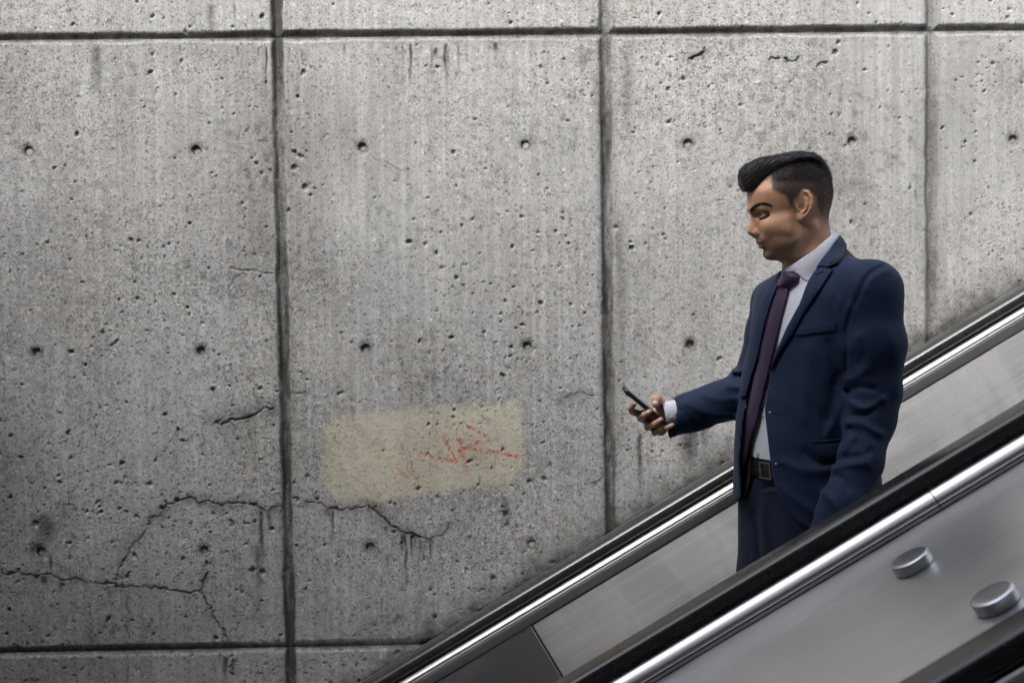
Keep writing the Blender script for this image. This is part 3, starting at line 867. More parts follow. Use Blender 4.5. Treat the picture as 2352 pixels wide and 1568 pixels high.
def sdf_mesh(fn, lo, hi, h, smooth=1):
    """surface nets of fn < 0 in the box, evaluated only near the surface"""
    lo = np.asarray(lo, float); hi = np.asarray(hi, float)
    c = 4
    nb = np.ceil((hi - lo) / (h * c)).astype(int)
    n = nb * c + 1
    ax = [lo[i] + h * np.arange(n[i]) for i in range(3)]
    axc = [lo[i] + h * c * (np.arange(nb[i]) + .5) for i in range(3)]
    G = np.stack(np.meshgrid(*axc, indexing='ij'), -1).reshape(-1, 3)
    Fc = fn(G).reshape(nb)
    near = np.abs(Fc) < h * c * 1.9
    F = np.ones(n, dtype=np.float32)
    big = np.repeat(np.repeat(np.repeat(np.sign(Fc), c, 0), c, 1), c, 2)
    F[:-1, :-1, :-1] = big
    m = np.zeros(n, bool)
    mb = np.repeat(np.repeat(np.repeat(near, c, 0), c, 1), c, 2)
    m[:-1, :-1, :-1] |= mb; m[1:, 1:, 1:] |= mb
    idx = np.argwhere(m)
    P = lo + idx * h
    val = np.empty(len(P), dtype=np.float32)
    for s in range(0, len(P), 400000):
        val[s:s + 400000] = fn(P[s:s + 400000])
    F[m] = val
    F[F == 0] = 1e-9
    neg = F < 0
    cnt = np.zeros(np.array(n) - 1, np.int8)
    for dx in (0, 1):
        for dy in (0, 1):
            for dz in (0, 1):
                cnt += neg[dx:n[0] - 1 + dx, dy:n[1] - 1 + dy, dz:n[2] - 1 + dz]
    act = (cnt > 0) & (cnt < 8)
    cells = np.argwhere(act)
    vid = -np.ones(act.shape, np.int64)
    vid[act] = np.arange(len(cells))
    acc = np.zeros((len(cells), 3)); w = np.zeros(len(cells))
    corners = [(i, j, k) for i in (0, 1) for j in (0, 1) for k in (0, 1)]
    for a in corners:
        for d in range(3):
            if a[d]: continue
            b = list(a); b[d] = 1
            fa = F[tuple((cells + a).T)]; fb = F[tuple((cells + b).T)]
            cr = (fa < 0) != (fb < 0)
            t = np.where(cr, fa / np.where(cr, fa - fb, 1), 0)
            p = np.array(a, float)[None] + t[:, None] * (np.array(b) - np.array(a))[None]
            acc += p * cr[:, None]; w += cr
    V = lo + (cells + acc / w[:, None]) * h
    quads = []
    for d in range(3):
        e1, e2 = (d + 1) % 3, (d + 2) % 3
        sl0 = [slice(None)] * 3; sl1 = [slice(None)] * 3
        sl0[d] = slice(0, n[d] - 1); sl1[d] = slice(1, n[d])
        ch = neg[tuple(sl0)] != neg[tuple(sl1)]
        ed = np.argwhere(ch)
        ok = (ed[:, e1] > 0) & (ed[:, e2] > 0) & (ed[:, e1] < n[e1] - 1) & (ed[:, e2] < n[e2] - 1)
        ed = ed[ok]
        fl = neg[tuple(ed.T)]
        u = np.zeros(3, int); u[e1] = 1
        v = np.zeros(3, int); v[e2] = 1
        q = np.stack([vid[tuple((ed - u - v).T)], vid[tuple((ed - v).T)], vid[tuple(ed.T)], vid[tuple((ed - u).T)]], -1)
        q[~fl] = q[~fl][:, ::-1]
        quads.append(q)
    Q = np.vstack(quads)
    Q = Q[(Q >= 0).all(1)]
    for _ in range(smooth):
        S = np.zeros_like(V); N = np.zeros(len(V))
        for a, b in ((0, 1), (1, 2), (2, 3), (3, 0)):
            np.add.at(S, Q[:, a], V[Q[:, b]]); np.add.at(S, Q[:, b], V[Q[:, a]])
            np.add.at(N, Q[:, a], 1); np.add.at(N, Q[:, b], 1)
        V = V * .5 + .5 * S / np.maximum(N, 1)[:, None]
    return V, Q

def grad(fn, P, e=.001):
    g = np.stack([fn(P + e * np.eye(3)[i]) - fn(P - e * np.eye(3)[i]) for i in range(3)], -1)
    return g / (np.linalg.norm(g, axis=1)[:, None] + 1e-9)

def cast(fn, uv, y0=2.70, y1=3.7, fac=.6):
    """march survey rays onto a surface; where one misses it stops at its closest approach"""
    uv = np.asarray(uv, float)
    d = C_F[None] + (uv[:, :1] - 1176.0) / FT * C_R[None] - (uv[:, 1:] - 784.0) / FT * C_U[None]
    d = d / d[:, 1:2]
    L = np.linalg.norm(d, axis=1)
    y = np.full(len(uv), y0)
    best = np.full(len(uv), 1e9); by = y.copy()
    for _ in range(90):
        f = fn(d * y[:, None])
        up = f < best
        best[up] = f[up]; by[up] = y[up]
        y = np.minimum(y + np.clip(f, -.02, .05) * fac / L, y1)
    done = np.abs(fn(d * y[:, None])) < .002
    yy = np.where(done, y, by)
    return d * yy[:, None]

def sheet(A, B, n, m, fn, off, th, mat, name, parent, bulge=0.0, curve=True, bend=None, attrs=None):
    """a thick strip of cloth between survey polylines A and B lying on a surface"""
    A = spline(A, n) if curve else resample(A, n)
    B = spline(B, n) if curve else resample(B, n)
    t = np.linspace(0, 1, m)
    uv = (A[:, None] * (1 - t)[None, :, None] + B[:, None] * t[None, :, None]).reshape(-1, 2)
    P = cast(fn, uv)
    N = grad(fn, P)
    o = off + bulge * (1 - (2 * t - 1) ** 2)
    o = np.tile(o, n)
    if bend is not None:
        o = o + bend(np.repeat(np.linspace(0, 1, n), m), np.tile(t, n))
    top = P + N * o[:, None]
    # rounded edge: the outer ring of points drops towards the surface
    Vt = top.reshape(n, m, 3)
    bot = P + N * (o - th)[:, None]
    V = np.vstack([top, bot])
    i = np.arange(n * m).reshape(n, m)
    F = [np.stack([i[:-1, :-1].ravel(), i[:-1, 1:].ravel(), i[1:, 1:].ravel(), i[1:, :-1].ravel()], -1)]
    j = i + n * m
    F.append(np.stack([j[1:, :-1].ravel(), j[1:, 1:].ravel(), j[:-1, 1:].ravel(), j[:-1, :-1].ravel()], -1))
    ring = np.r_[i[0, :], i[1:, -1], i[-1, -2::-1], i[-2:0:-1, 0]]
    r2 = np.roll(ring, -1)
    F.append(np.stack([r2, ring, ring + n * m, r2 + n * m], -1))
    F = np.vstack(F)
    # orient outwards
    a, b, c = V[F[0, 0]], V[F[0, 1]], V[F[0, 2]]
    if np.dot(np.cross(b - a, c - a), N[0]) < 0:
        F = F[:, ::-1]
    o = mesh_obj(name, V, F, mat, parent, True)
    smooth_by_angle(o, 50)
    return o

# ------------------------------------------------------------------ person: frames
YP = 3.2
_al = math.radians(13.0)
E_R = np.array([math.cos(_al), -math.sin(_al), 0]); E_F = np.array([math.sin(_al), math.cos(_al), 0])
_ph = math.radians(52)
T_F = -math.cos(_ph) * E_F - math.sin(_ph) * E_R       # chest direction
T_S = math.cos(_ph) * E_R - math.sin(_ph) * E_F        # towards his left
PX = YP / FT                                            # metres per survey pixel at his depth

person = empty('person', (float(W(1850, 1290, YP)[0]), YP, T30 * NX0 + C0 - 1.0))
tag(person, 'man in navy suit and purple tie riding the escalator, looking down at a phone', 'person')
PW = Matrix.Translation(person.location).inverted()
def own(o, parent=None):
    o.parent = parent or person
    o.matrix_parent_inverse = PW
    return o

# ------------------------------------------------------------------ materials
def mat_cloth(name, c0, c1, scale=900, sheen=.05, rough=.75, bump=.25):
    m = NT(name)
    co = m.coord()
    n1 = m.noise(m.mapping(co, (1, 1, .25)), scale, 2, .6)
    n2 = m.noise(m.mapping(co, (.25, .25, 1)), scale, 2, .6)
    n3 = m.noise(co, 14, 3, .6)
    f = m.math('ADD', m.math('MULTIPLY', n1, .5), m.math('MULTIPLY', n2, .5))
    col = m.mix(m.ramp(f, [(.35, 0.0), (.65, 1.0)]), c0, c1)
    col = m.mix(m.math('MULTIPLY', n3, .25), col, tuple(v * .8 for v in c0))
    return m.fin(col, rough, 0, m.bump(f, bump, .0008), Sheen_Weight=sheen, Sheen_Roughness=.4, Specular_IOR_Level=.3)
M_SUIT = mat_cloth('navy_wool', (.0040, .0122, .036), (.0086, .0245, .070))
M_TROU = mat_cloth('navy_wool_trousers', (.0036, .0082, .0265), (.0074, .0155, .047))
M_LIN = mat_cloth('dark_lining', (.006, .005, .007), (.012, .010, .013), 600, .1, .5)
M_TIE = mat_cloth('plum_silk', (.025, .012, .040), (.050, .024, .074), 800, .3, .55)
M_TRIM = mat_cloth('black_trim', (.004, .004, .005), (.009, .008, .010), 700, .1, .5)
M_LEATH = NT('black_leather').fin((.008, .0075, .007), .4)
M_BUCK = NT('dull_nickel').fin((.30, .28, .23), .35, 1.0)
M_BTN = NT('shell_button').fin((.42, .39, .30), .35)
M_THR = NT('pale_thread').fin((.55, .60, .70), .7)
def mat_shirt():
    m = NT('dotted_cotton')
    co = m.coord()
    x = m.n('SeparateXYZ')
    rot = m.mapping(co, (1, 1, 1), (0, 0, math.radians(20)))
    m.l(rot, x.inputs[0])
    k = 2 * math.pi / .0050
    a = m.math('ADD', x.outputs[0], m.math('MULTIPLY', x.outputs[2], .25))
    b = m.math('ADD', x.outputs[2], m.math('MULTIPLY', x.outputs[0], -.10))
    p = m.math('MULTIPLY', m.math('SINE', m.math('MULTIPLY', a, k)), m.math('SINE', m.math('MULTIPLY', b, k)))
    d = m.ramp(p, [(.42, 0.0), (.58, 1.0)])
    col = m.mix(d, (.64, .66, .74), (.03, .035, .09))
    n3 = m.noise(co, 900, 2, .5)
    return m.fin(col, .8, 0, m.bump(n3, .15, .0005), Sheen_Weight=.1)
M_SHIRT = mat_shirt()
def mat_skin():
    m = NT('skin')
    co = m.coord()
    stub, lip, dark, scalp = m.attr('skin')
    n1 = m.noise(co, 26, 4, .6)
    n2 = m.noise(co, 900, 2, .6)
    n4 = m.noise(co, 90, 3, .6)
    col = m.ramp(n1, [(.32, (.50, .285, .172)), (.68, (.58, .345, .22))])
    col = m.mix(m.math('MULTIPLY', n4, .22), col, (.46, .235, .145))
    spk = m.ramp(n2, [(.42, .75), (.58, 1.0)])
    col = m.mix(m.math('MULTIPLY', m.math('MULTIPLY', stub, spk), .74), col, (.062, .046, .036))
    col = m.mix(m.math('MULTIPLY', lip, .85), col, (.32, .125, .11))
    col = m.mix(m.math('MULTIPLY', scalp, .93), col, (.022, .016, .012))
    col = m.mix(m.math('MULTIPLY', dark, .8), col, (.075, .040, .030))
    ro = m.math('ADD', .50, m.math('MULTIPLY', stub, .14))
    return m.fin(col, ro, 0, m.bump(m.math('ADD', m.math('MULTIPLY', n2, .6), n4), .25, .0006),
                 Subsurface_Weight=.22, Subsurface_Radius=(.008, .003, .0015), Subsurface_Scale=.5, Specular_IOR_Level=.42)
M_SKIN = mat_skin()
def mat_hair(name, c0, c1, rough):
    m = NT(name)
    n = m.noise(m.coord(), 500, 2, .6)
    return m.fin(m.ramp(n, [(.35, c0), (.65, c1)]), rough, 0, None, Specular_IOR_Level=.45)
M_HAIR = mat_hair('black_hair', (.0065, .0065, .0072), (.015, .015, .0175), .58)
M_HSIDE = mat_hair('cropped_hair', (.006, .005, .0043), (.014, .011, .009), .6)
M_NAIL = NT('nail').fin((.62, .43, .37), .3)

# ------------------------------------------------------------------ torso, sleeves, trousers
LV = [(600, 1880, .120, .080), (640, 1881, .150, .092), (700, 1881, .176, .112), (760, 1878, .178, .122), (840, 1870, .171, .123), (930, 1858, .166, .123), (1020, 1854, .172, .128),
      (1100, 1856, .178, .134), (1230, 1860, .184, .140), (1330, 1862, .186, .142)]
_lz = np.array([W(b, a, YP)[2] for a, b, _, _ in LV])[::-1]
_lc = np.array([W(b, a, YP)[:2] for a, b, _, _ in LV])[::-1]
_la = np.array([c for _, _, c, _ in LV])[::-1]; _lb = np.array([d for _, _, _, d in LV])[::-1]
_zz = np.linspace(_lz[0], _lz[-1], 120)
def _cub(v):
    m = np.gradient(v, _lz)
    i = np.clip(np.searchsorted(_lz, _zz) - 1, 0, len(_lz) - 2)
    h = _lz[i + 1] - _lz[i]; t = (_zz - _lz[i]) / h
    return (2*t**3-3*t**2+1)*v[i] + (t**3-2*t**2+t)*h*m[i] + (-2*t**3+3*t**2)*v[i+1] + (t**3-t**2)*h*m[i+1]
_cx, _cy, _ca, _cb = _cub(_lc[:, 0]), _cub(_lc[:, 1]), _cub(_la), _cub(_lb)
def local(P):
    z = P[:, 2]
    dx = P[:, 0] - np.interp(z, _zz, _cx); dy = P[:, 1] - np.interp(z, _zz, _cy)
    return dx * T_S[0] + dy * T_S[1], dx * T_F[0] + dy * T_F[1]
def d_loft(P, inset=0.0, p=2.35):
    s, f = local(P)
    a = np.interp(P[:, 2], _zz, _ca) - inset; b = np.interp(P[:, 2], _zz, _cb) - inset
    k = ((np.abs(s) / a) ** p + (np.abs(f) / b) ** p) ** (1 / p)
    return (k - 1) * np.minimum(a, b)
ZT = W(1880, 640, YP)[2]
SH_L, SH_R = W(2001, 668, 3.035), W(1783, 696, 3.365)
NB = W(1892, 660, YP)
NK_A, NK_B = W(1860, 588, YP), W(1897, 668, YP)
ARM_L = [SH_L, W(2011, 790, 3.02), W(2010, 905, 3.015), W(2000, 965, 3.005), W(1975, 1060, 2.965), W(1935, 1165, 2.925), W(1905, 1235, 2.91)]
RAD_L = [.0615, .0625, .0525, .0500, .0465, .0460, .045]
ARM_R = [SH_R, W(1771, 770, 3.375), W(1752, 850, 3.385), W(1735, 893, 3.385), W(1690, 912, 3.375), W(1640, 928, 3.365), W(1590, 945, 3.36), W(1490, 977, 3.35)]
RAD_R = [.057, .056, .054, .050, .046, .0425, .0415, .0450]
CUT_R = np.array([W(1532, 963.5, 3.356), W(1590, 945, 3.36)])
CUT_P = W(1543, 960, 3.356)
FOLDS = [  # survey polyline, width px, height m   (sleeve folds, drapes; positive = ridge)
 ([(1948, 872), (1967, 863), (1993, 847)], 11, .0050), ([(1953, 925), (1983, 938), (2012, 931), (2030, 916)], 11, .0075),
 ([(1946, 972), (1975, 972), (2026, 998)], 11, .0060), ([(1938, 1032), (1950, 1012), (1962, 1004)], 11, .0055),
 ([(1918, 1073), (1948, 1066), (1992, 1064)], 12, .0055), ([(1890, 1130), (1916, 1155), (1930, 1180)], 11, .0055),
 ([(1946, 900), (1972, 889), (2008, 893)], 10, -.0065), ([(1960, 955), (1990, 950), (2022, 928)], 9, -.0060),
 ([(1953, 985), (1967, 998), (1980, 1030)], 9, -.0050), ([(1943, 1052), (1972, 1048), (2000, 1036)], 10, -.0050),
 ([(1918, 1092), (1940, 1102), (1950, 1120)], 9, -.0050), ([(1968, 775), (1985, 800), (1995, 835)], 14, .0040), ([(1958, 815), (1968, 835), (1985, 812)], 10, -.0035),
 ([(1955, 705), (1975, 735), (1978, 770)], 12, .0035), ([(2040, 760), (2062, 830), (2060, 900)], 16, .003),
 ([(2033, 610), (2005, 622), (1983, 652), (1973, 682), (1958, 707), (1948, 739), (1945, 790), (1944, 850)], 5.5, -.0030),
 ([(2022, 605), (1990, 622), (1968, 652), (1955, 690), (1940, 735)], 9, .0020), ([(2040, 622), (2005, 640), (1993, 665)], 10, .0022),
 # right sleeve
 ([(1725, 838), (1700, 852), (1685, 852)], 9, .0065), ([(1738, 868), (1712, 866), (1690, 862)], 7, -.0075), ([(1728, 885), (1700, 888), (1672, 885)], 10, .0055),
 ([(1575, 925), (1620, 948), (1690, 958)], 9, .0045), ([(1600, 952), (1640, 972), (1690, 972)], 9, -.0035), ([(1712, 800), (1725, 815), (1735, 818)], 8, .004), ([(1612, 905), (1650, 918), (1700, 915)], 9, .0030),
 ([(1560,940),(1585,965),(1600,978)], 9, -.003),
 # body drape
 ([(1930, 860), (1912, 905), (1905, 960)], 14, -.0040), ([(1940, 905), (1915, 965), (1900, 1000)], 12, .0035), ([(1850, 1040), (1880, 1062), (1925, 1058)], 13, -.0045),
 ([(1800, 1060), (1840, 1080), (1900, 1078)], 14, .0030), ([(1905, 790), (1915, 830), (1918, 880)], 14, -.003), ([(1890, 900), (1888, 960), (1890, 1010)], 4, -.0012),
 ([(1858, 800), (1850, 880), (1845, 960)], 18, .0025), ([(1930, 690), (1925, 720), (1932, 750)], 12, .0025), ([(1790, 1120), (1830, 1150), (1870, 1175)], 12, .0025)]
def fold_field(P, folds):
    q = proj(P)
    d = np.zeros(len(P))
    for poly, w, h in folds:
        pa = np.array(poly)
        sel = (q[:, 0] > pa[:, 0].min() - 3 * w) & (q[:, 0] < pa[:, 0].max() + 3 * w) & (q[:, 1] > pa[:, 1].min() - 3 * w) & (q[:, 1] < pa[:, 1].max() + 3 * w)
        if sel.any():
            w = w * .8
            dist = polydist(q[sel], spline(poly, 14))
            d[sel] += h * np.exp(-(dist / w) ** 2)
    return d
FL_Y = 3.27
def d_jacket(P, folds=True):
    d = smax(d_loft(P), P[:, 2] - ZT, .05)
    trap = smin(d_cone(P, NB, SH_L + [0, 0, -.002], .082, .0625), d_cone(P, NB, SH_R, .074, .056), .02)
    d = smin(d, trap, .045)
    # far front hangs a little away from the body
    q = proj(P)
    fl = np.exp(-((q[:, 0] - 1705) / 26) ** 2) * np.clip((q[:, 1] - 830) / 130, 0, 1)
    d = d - .016 * fl
    al = d_chain(P, ARM_L, RAD_L, .02)
    ar = smax(d_chain(P, ARM_R, RAD_R, .03), -d_cone(P, CUT_R[0] + (CUT_R[0] - CUT_R[1]) * 3, CUT_R[0] + (CUT_R[1] - CUT_R[0]) * .8, .0362, .0345), .003)
    ax = CUT_R[0] - CUT_R[1]; ax = ax / np.linalg.norm(ax)
    cutn = ax + np.array([0.0, 0, .42])
    ar = smax(ar, (P - CUT_P) @ (cutn / np.linalg.norm(cutn)), .003)
    d = smin(d, al, .026)
    d = smin(d, ar, .014)
    if folds:
        front = np.clip((FL_Y + .12 - P[:, 1]) / .05, 0, 1)
        d = d - fold_field(P, FOLDS) * np.where(q[:, 0] < 1742, np.clip((P[:, 1] - 3.30) / .02, 0, 1), front)
        d = d - .0009 * (np.sin(P[:, 0] * 41 + 3 * np.sin(P[:, 2] * 23)) * np.sin(P[:, 2] * 33 + 2 * np.sin(P[:, 0] * 27)))
    return d
def d_neckcone(P, off=0.0):
    return d_cone(P, NK_A + (NK_A - NK_B) * .6, NK_B, .0585 + off, .094 + off)
CN = C_R * -.57 + C_U * .82
CPT = W(1859, 577, YP)
def d_shirt(P):
    ins = np.interp(P[:, 2], [W(1850, 1060, YP)[2], W(1850, 930, YP)[2], W(1850, 800, YP)[2], W(1870, 650, YP)[2]], [.0185, .017, .014, .012])
    d = smax(d_loft(P, ins), P[:, 2] - ZT, .05)
    d = smin(d, d_cone(P, NB, SH_L, .070, .050), .04)
    d = smin(d, d_cone(P, NB, SH_R, .062, .042), .04)
    d = smin(d, d_neckcone(P, 0.0), .02)
    return smax(d, (P - CPT) @ CN, .002)
def d_shirt_nc(P): return smin(smax(d_loft(P, .013), P[:, 2] - ZT, .05), d_neckcone(P, 0.0), .02)
OPEN = [(1924, 540), (1898, 584), (1878, 622), (1858, 649), (1840, 697), (1813, 747), (1795, 787), (1783, 814), (1773, 849), (1762, 905), (1757, 944), (1763, 1001), (1770, 1061), (1776, 1094),
        (1786, 1126), (1807, 1168), (1832, 1199), (1858, 1213), (1858, 1330), (1600, 1330), (1600, 1152), (1697, 1148), (1703, 1140), (1702, 1110), (1699, 1060), (1703, 1007), (1710, 946), (1721, 894),
        (1735, 843), (1747, 796), (1761, 737), (1776, 691), (1788, 658), (1796, 634), (1800, 612), (1800, 585), (1860, 480)]
_op = spline(OPEN[:24], 90).tolist() + [list(p) for p in OPEN[24:26]] + spline(OPEN[26:], 60).tolist()
_op = [tuple(p) for p in spline(OPEN[:18], 90).tolist()] + OPEN[18:22] + [tuple(p) for p in spline(OPEN[22:], 70).tolist()]
ZH = W(1850, 1222, YP)[2]
ZTOP = W(1880, 640, YP)[2]
def d_jacket_cut(P):
    d = d_jacket(P)
    d = smin(d, smax(d_neckcone(P, .004), (P - CPT) @ CN + .006, .004), .02)
    q = proj(P)
    s, f = local(P)
    w = polysd(q, _op) * PX
    w = smax(w, -.007 - d_shirt(P), .002)
    lim = np.where(P[:, 2] > ZTOP - .02, -.11, -.01)
    w = np.maximum(w, lim - f)
    d = smax(d, -w, .002)
    d = smax(d, ZH - P[:, 2], .006)
    # hollow below so that the skirt hangs round the trousers
    inner = d_loft(P, .010)
    return smax(d, -np.maximum(inner, P[:, 2] - (ZH + .12)), .003)
HIP_Z = W(1850, 1250, YP)[2]
FOOT_Z = T30 * NX0 + C0 - 1.0
c_hip = W(1850, 1200, YP)
HJ_L = c_hip + T_S * .088 + [0, 0, -.05]; HJ_R = c_hip - T_S * .088 + [0, 0, -.05]
AN_L = np.array([.835, 3.085, FOOT_Z + .085]); AN_R = np.array([.800, 3.335, FOOT_Z + .085])
KN_L = (HJ_L + AN_L) / 2 + T_F * .025; KN_R = (HJ_R + AN_R) / 2 + T_F * .03
ZB = W(1760, 1062, 3.1)[2]
TFOLD = [([(1733, 1180), (1740, 1230), (1745, 1290)], 7, -.006), ([(1755, 1150), (1752, 1200), (1760, 1260)], 10, .004), ([(1715, 1230), (1728, 1260), (1735, 1290)], 8, .003),
         ([(1752, 1124), (1770, 1116), (1782, 1118)], 4, -.006), ([(1752, 1132), (1772, 1126), (1786, 1130)], 7, .003)]
def d_trousers(P):
    d = d_loft(P, .0210)
    d = smax(d, HIP_Z - .10 - P[:, 2], .06)
    for hj, kn, an in ((HJ_L, KN_L, AN_L), (HJ_R, KN_R, AN_R)):
        d = smin(d, d_chain(P, [hj + [0, 0, .07], hj + [0, 0, -.10], kn, an - [0, 0, .03]], [.098, .098, .080, .062], .03), .035)
    d = smax(d, P[:, 2] - ZB, .004)
    d = smax(d, FOOT_Z + .045 - P[:, 2], .004)
    front = np.clip((FL_Y - P[:, 1]) / .05, 0, 1)
    d = d - fold_field(P, TFOLD) * front
    return d - .0015 * np.sin(P[:, 2] * 60 + 4 * np.sin(P[:, 0] * 25)) * np.clip((HIP_Z - .3 - P[:, 2]) / .3, 0, 1)

jx0, jx1 = W(1700, 700, 3.2)[0] - .03, W(2085, 700, 3.0)[0] + .03
lo = [W(1528, 960, 3.36)[0] - .02, 2.84, ZH - .02]; hi = [jx1 + .02, 3.50, W(1920, 530, YP)[2] + .02]
V, F = sdf_mesh(d_jacket_cut, lo, hi, .0036, 1)
jacket = own(mesh_obj('jacket', V, F, M_SUIT))
def jx(P): return smin(d_jacket(P), d_neckcone(P, .004), .02)
def jt(P): return smax(d_loft(P), P[:, 2] - ZT, .05) - fold_field(P, FOLDS[-9:])
def part(o, parent=jacket):
    o.parent = parent
    return o
# lapels and collar
part(sheet([(1880, 619), (1859, 652), (1841, 698), (1814, 748), (1796, 788), (1784, 815), (1774, 852)],
           [(1915, 623), (1890, 660), (1866, 695), (1848, 722), (1823, 767), (1797, 808), (1776, 852)], 60, 14, jx, .0065, .004, M_SUIT, 'lapel', None, .0030))
part(sheet([(1797, 634), (1788, 660), (1775, 692), (1761, 738), (1750, 786), (1739, 834), (1727, 870), (1716, 910)],
           [(1795, 622), (1768, 662), (1747, 704), (1735, 747), (1724, 793), (1713, 834), (1706, 870), (1704, 912)], 60, 10, jx, .0055, .004, M_SUIT, 'lapel', None, .0030))
_c = part(sheet([(1923, 546), (1911, 563), (1898, 585), (1888, 602), (1879, 619)], [(1940, 573), (1936, 586), (1928, 599), (1919, 608), (1901, 617)], 40, 12, jx, .0085, .0045, M_SUIT, 'collar', None, .002))
part(sheet([(1933, 562), (1927, 577), (1919, 591), (1909, 612)], [(1938, 568), (1932, 583), (1924, 595), (1913, 611)], 26, 5, jx, .0100, .002, M_TRIM, 'collar_trim', None))
part(sheet([(1938, 580), (1932, 593), (1922, 606), (1900, 615.5)], [(1939, 584), (1934, 597), (1924, 610), (1899, 619.5)], 26, 4, jx, .0080, .004, M_TRIM, 'collar_trim', None))
part(sheet([(1878, 636), (1888, 632), (1897, 628)], [(1879, 637.5), (1889, 633.5), (1898, 629.5)], 8, 3, jx, .0112, .002, M_TRIM, 'buttonhole', None))
# breast welt, hip flap and its welt
part(sheet([(1838, 750), (1880, 742), (1922, 736)], [(1830, 770), (1878, 764), (1919, 759)], 30, 8, jt, .0040, .004, M_SUIT, 'breast_pocket', None, .0006))
part(sheet([(1873, 1020), (1905, 1018), (1934, 1014)], [(1876, 1049), (1902, 1051), (1927, 1049)], 24, 10, jt, .0062, .005, M_SUIT, 'pocket_flap', None, .0012))
part(sheet([(1868, 1011), (1905, 1009), (1936, 1005)], [(1868, 1017), (1905, 1015), (1936, 1011)], 24, 4, jt, .0042, .004, M_SUIT, 'pocket_welt', None, .0008))
for y0, x0 in ((945, 1767), (1063, 1781)):
    part(sheet([(x0 + 3, y0), (x0 + 12, y0 + 1), (x0 + 22, y0 + 1)], [(x0 + 3, y0 + 2.6), (x0 + 12, y0 + 3.4), (x0 + 22, y0 + 3.0)], 8, 3, jx, .0012, .0016, M_TRIM, 'buttonhole', None))
    part(sheet([(x0, y0), (x0 + 2, y0), (x0 + 5, y0 + .4)], [(x0, y0 + 2.6), (x0 + 2, y0 + 2.6), (x0 + 5, y0 + 1.8)], 4, 3, jx, .0018, .002, M_THR, 'buttonhole_thread', None))
# lining inside the far front
def d_lin(P): return d_loft(P, .013)
part(sheet([(1700, 1010), (1698, 1060), (1697, 1100), (1700, 1130), (1706, 1146)], [(1722, 1010), (1724, 1060), (1724, 1090), (1717, 1126), (1709, 1145)], 30, 8, d_lin, .001, .003, M_LIN, 'lining', None))
# shirt
lo = [jx0 - .03, 2.98, W(1760, 1066, 3.1)[2]]; hi = [jx1 - .05, 3.42, W(1920, 525, YP)[2] + .03]
V, F = sdf_mesh(d_shirt, lo, hi, .0040, 1)
shirt = own(mesh_obj('shirt', V, F, M_SHIRT))
part(sheet([(1912, 537), (1893, 554), (1873, 572), (1848, 594), (1824, 616)], [(1926, 548), (1912, 566), (1896, 594), (1880, 622), (1860, 648)], 40, 12, d_shirt_nc, .0060, .0035, M_SHIRT, 'collar', None, .003), shirt)
part(sheet([(1804, 605), (1802, 612), (1800, 618)], [(1802, 622), (1799, 632), (1796, 636)], 10, 6, d_shirt_nc, .0055, .0035, M_SHIRT, 'collar', None, .001), shirt)
part(sheet([(1824, 616), (1833, 626), (1843, 637)], [(1845, 616), (1852, 632), (1859, 648)], 16, 8, d_shirt_nc, .0062, .0035, M_SHIRT, 'collar', None, .002), shirt)
def dot_button(tx, ty, fn, r, parent, name='button', mat=M_BTN, off=.003):
    P = cast(fn, [(tx, ty)])[0]; N = grad(fn, P[None])[0]
    a = np.cross(N, [0, 0, 1.0]); a /= np.linalg.norm(a); b = np.cross(N, a)
    prof = [(r, -.002), (r, off * .6), (r * .86, off), (r * .6, off * .75), (0.0001, off * .75)]
    V = []; F = []
    for rr, hh in prof:
        for k in range(14):
            t = 2 * math.pi * k / 14
            V.append(P + N * hh + (a * math.cos(t) + b * math.sin(t)) * rr)
    for j in range(len(prof) - 1):
        for k in range(14):
            F.append((j * 14 + k, j * 14 + (k + 1) % 14, (j + 1) * 14 + (k + 1) % 14, (j + 1) * 14 + k))
    return part(mesh_obj(name, V, F, mat), parent)
dot_button(1741, 1043, d_shirt, .0056, shirt)
dot_button(1752, 954, d_shirt, .0050, shirt)
# tie
def d_tie(P): return smin(d_shirt(P), d_cone(P, W(1800, 660, 3.09), W(1722, 1000, 3.085), .010, .010), .03)
def tie_bend(t, s): return .012 * np.clip((t - .25) / .75, 0, 1) ** 1.3
tie = own(sheet([(1792, 656), (1784, 680), (1773, 712), (1755, 764), (1745, 827), (1730, 917), (1716, 975), (1706, 1024), (1707, 1054), (1715, 1081)],
                [(1814, 658), (1813, 678), (1798, 734), (1783, 802), (1771, 858), (1757, 925), (1748, 968), (1736, 1003), (1727, 1060), (1717, 1082)], 90, 12, d_shirt, .0080, .005, M_TIE, 'tie', None, .0045, True, tie_bend))
part(sheet([(1807, 622), (1801, 632), (1796, 643), (1792, 658)], [(1822, 622), (1837, 637), (1831, 650), (1815, 661)], 24, 14, d_shirt, .0080, .008, M_TIE, 'knot', None, .011), tie)
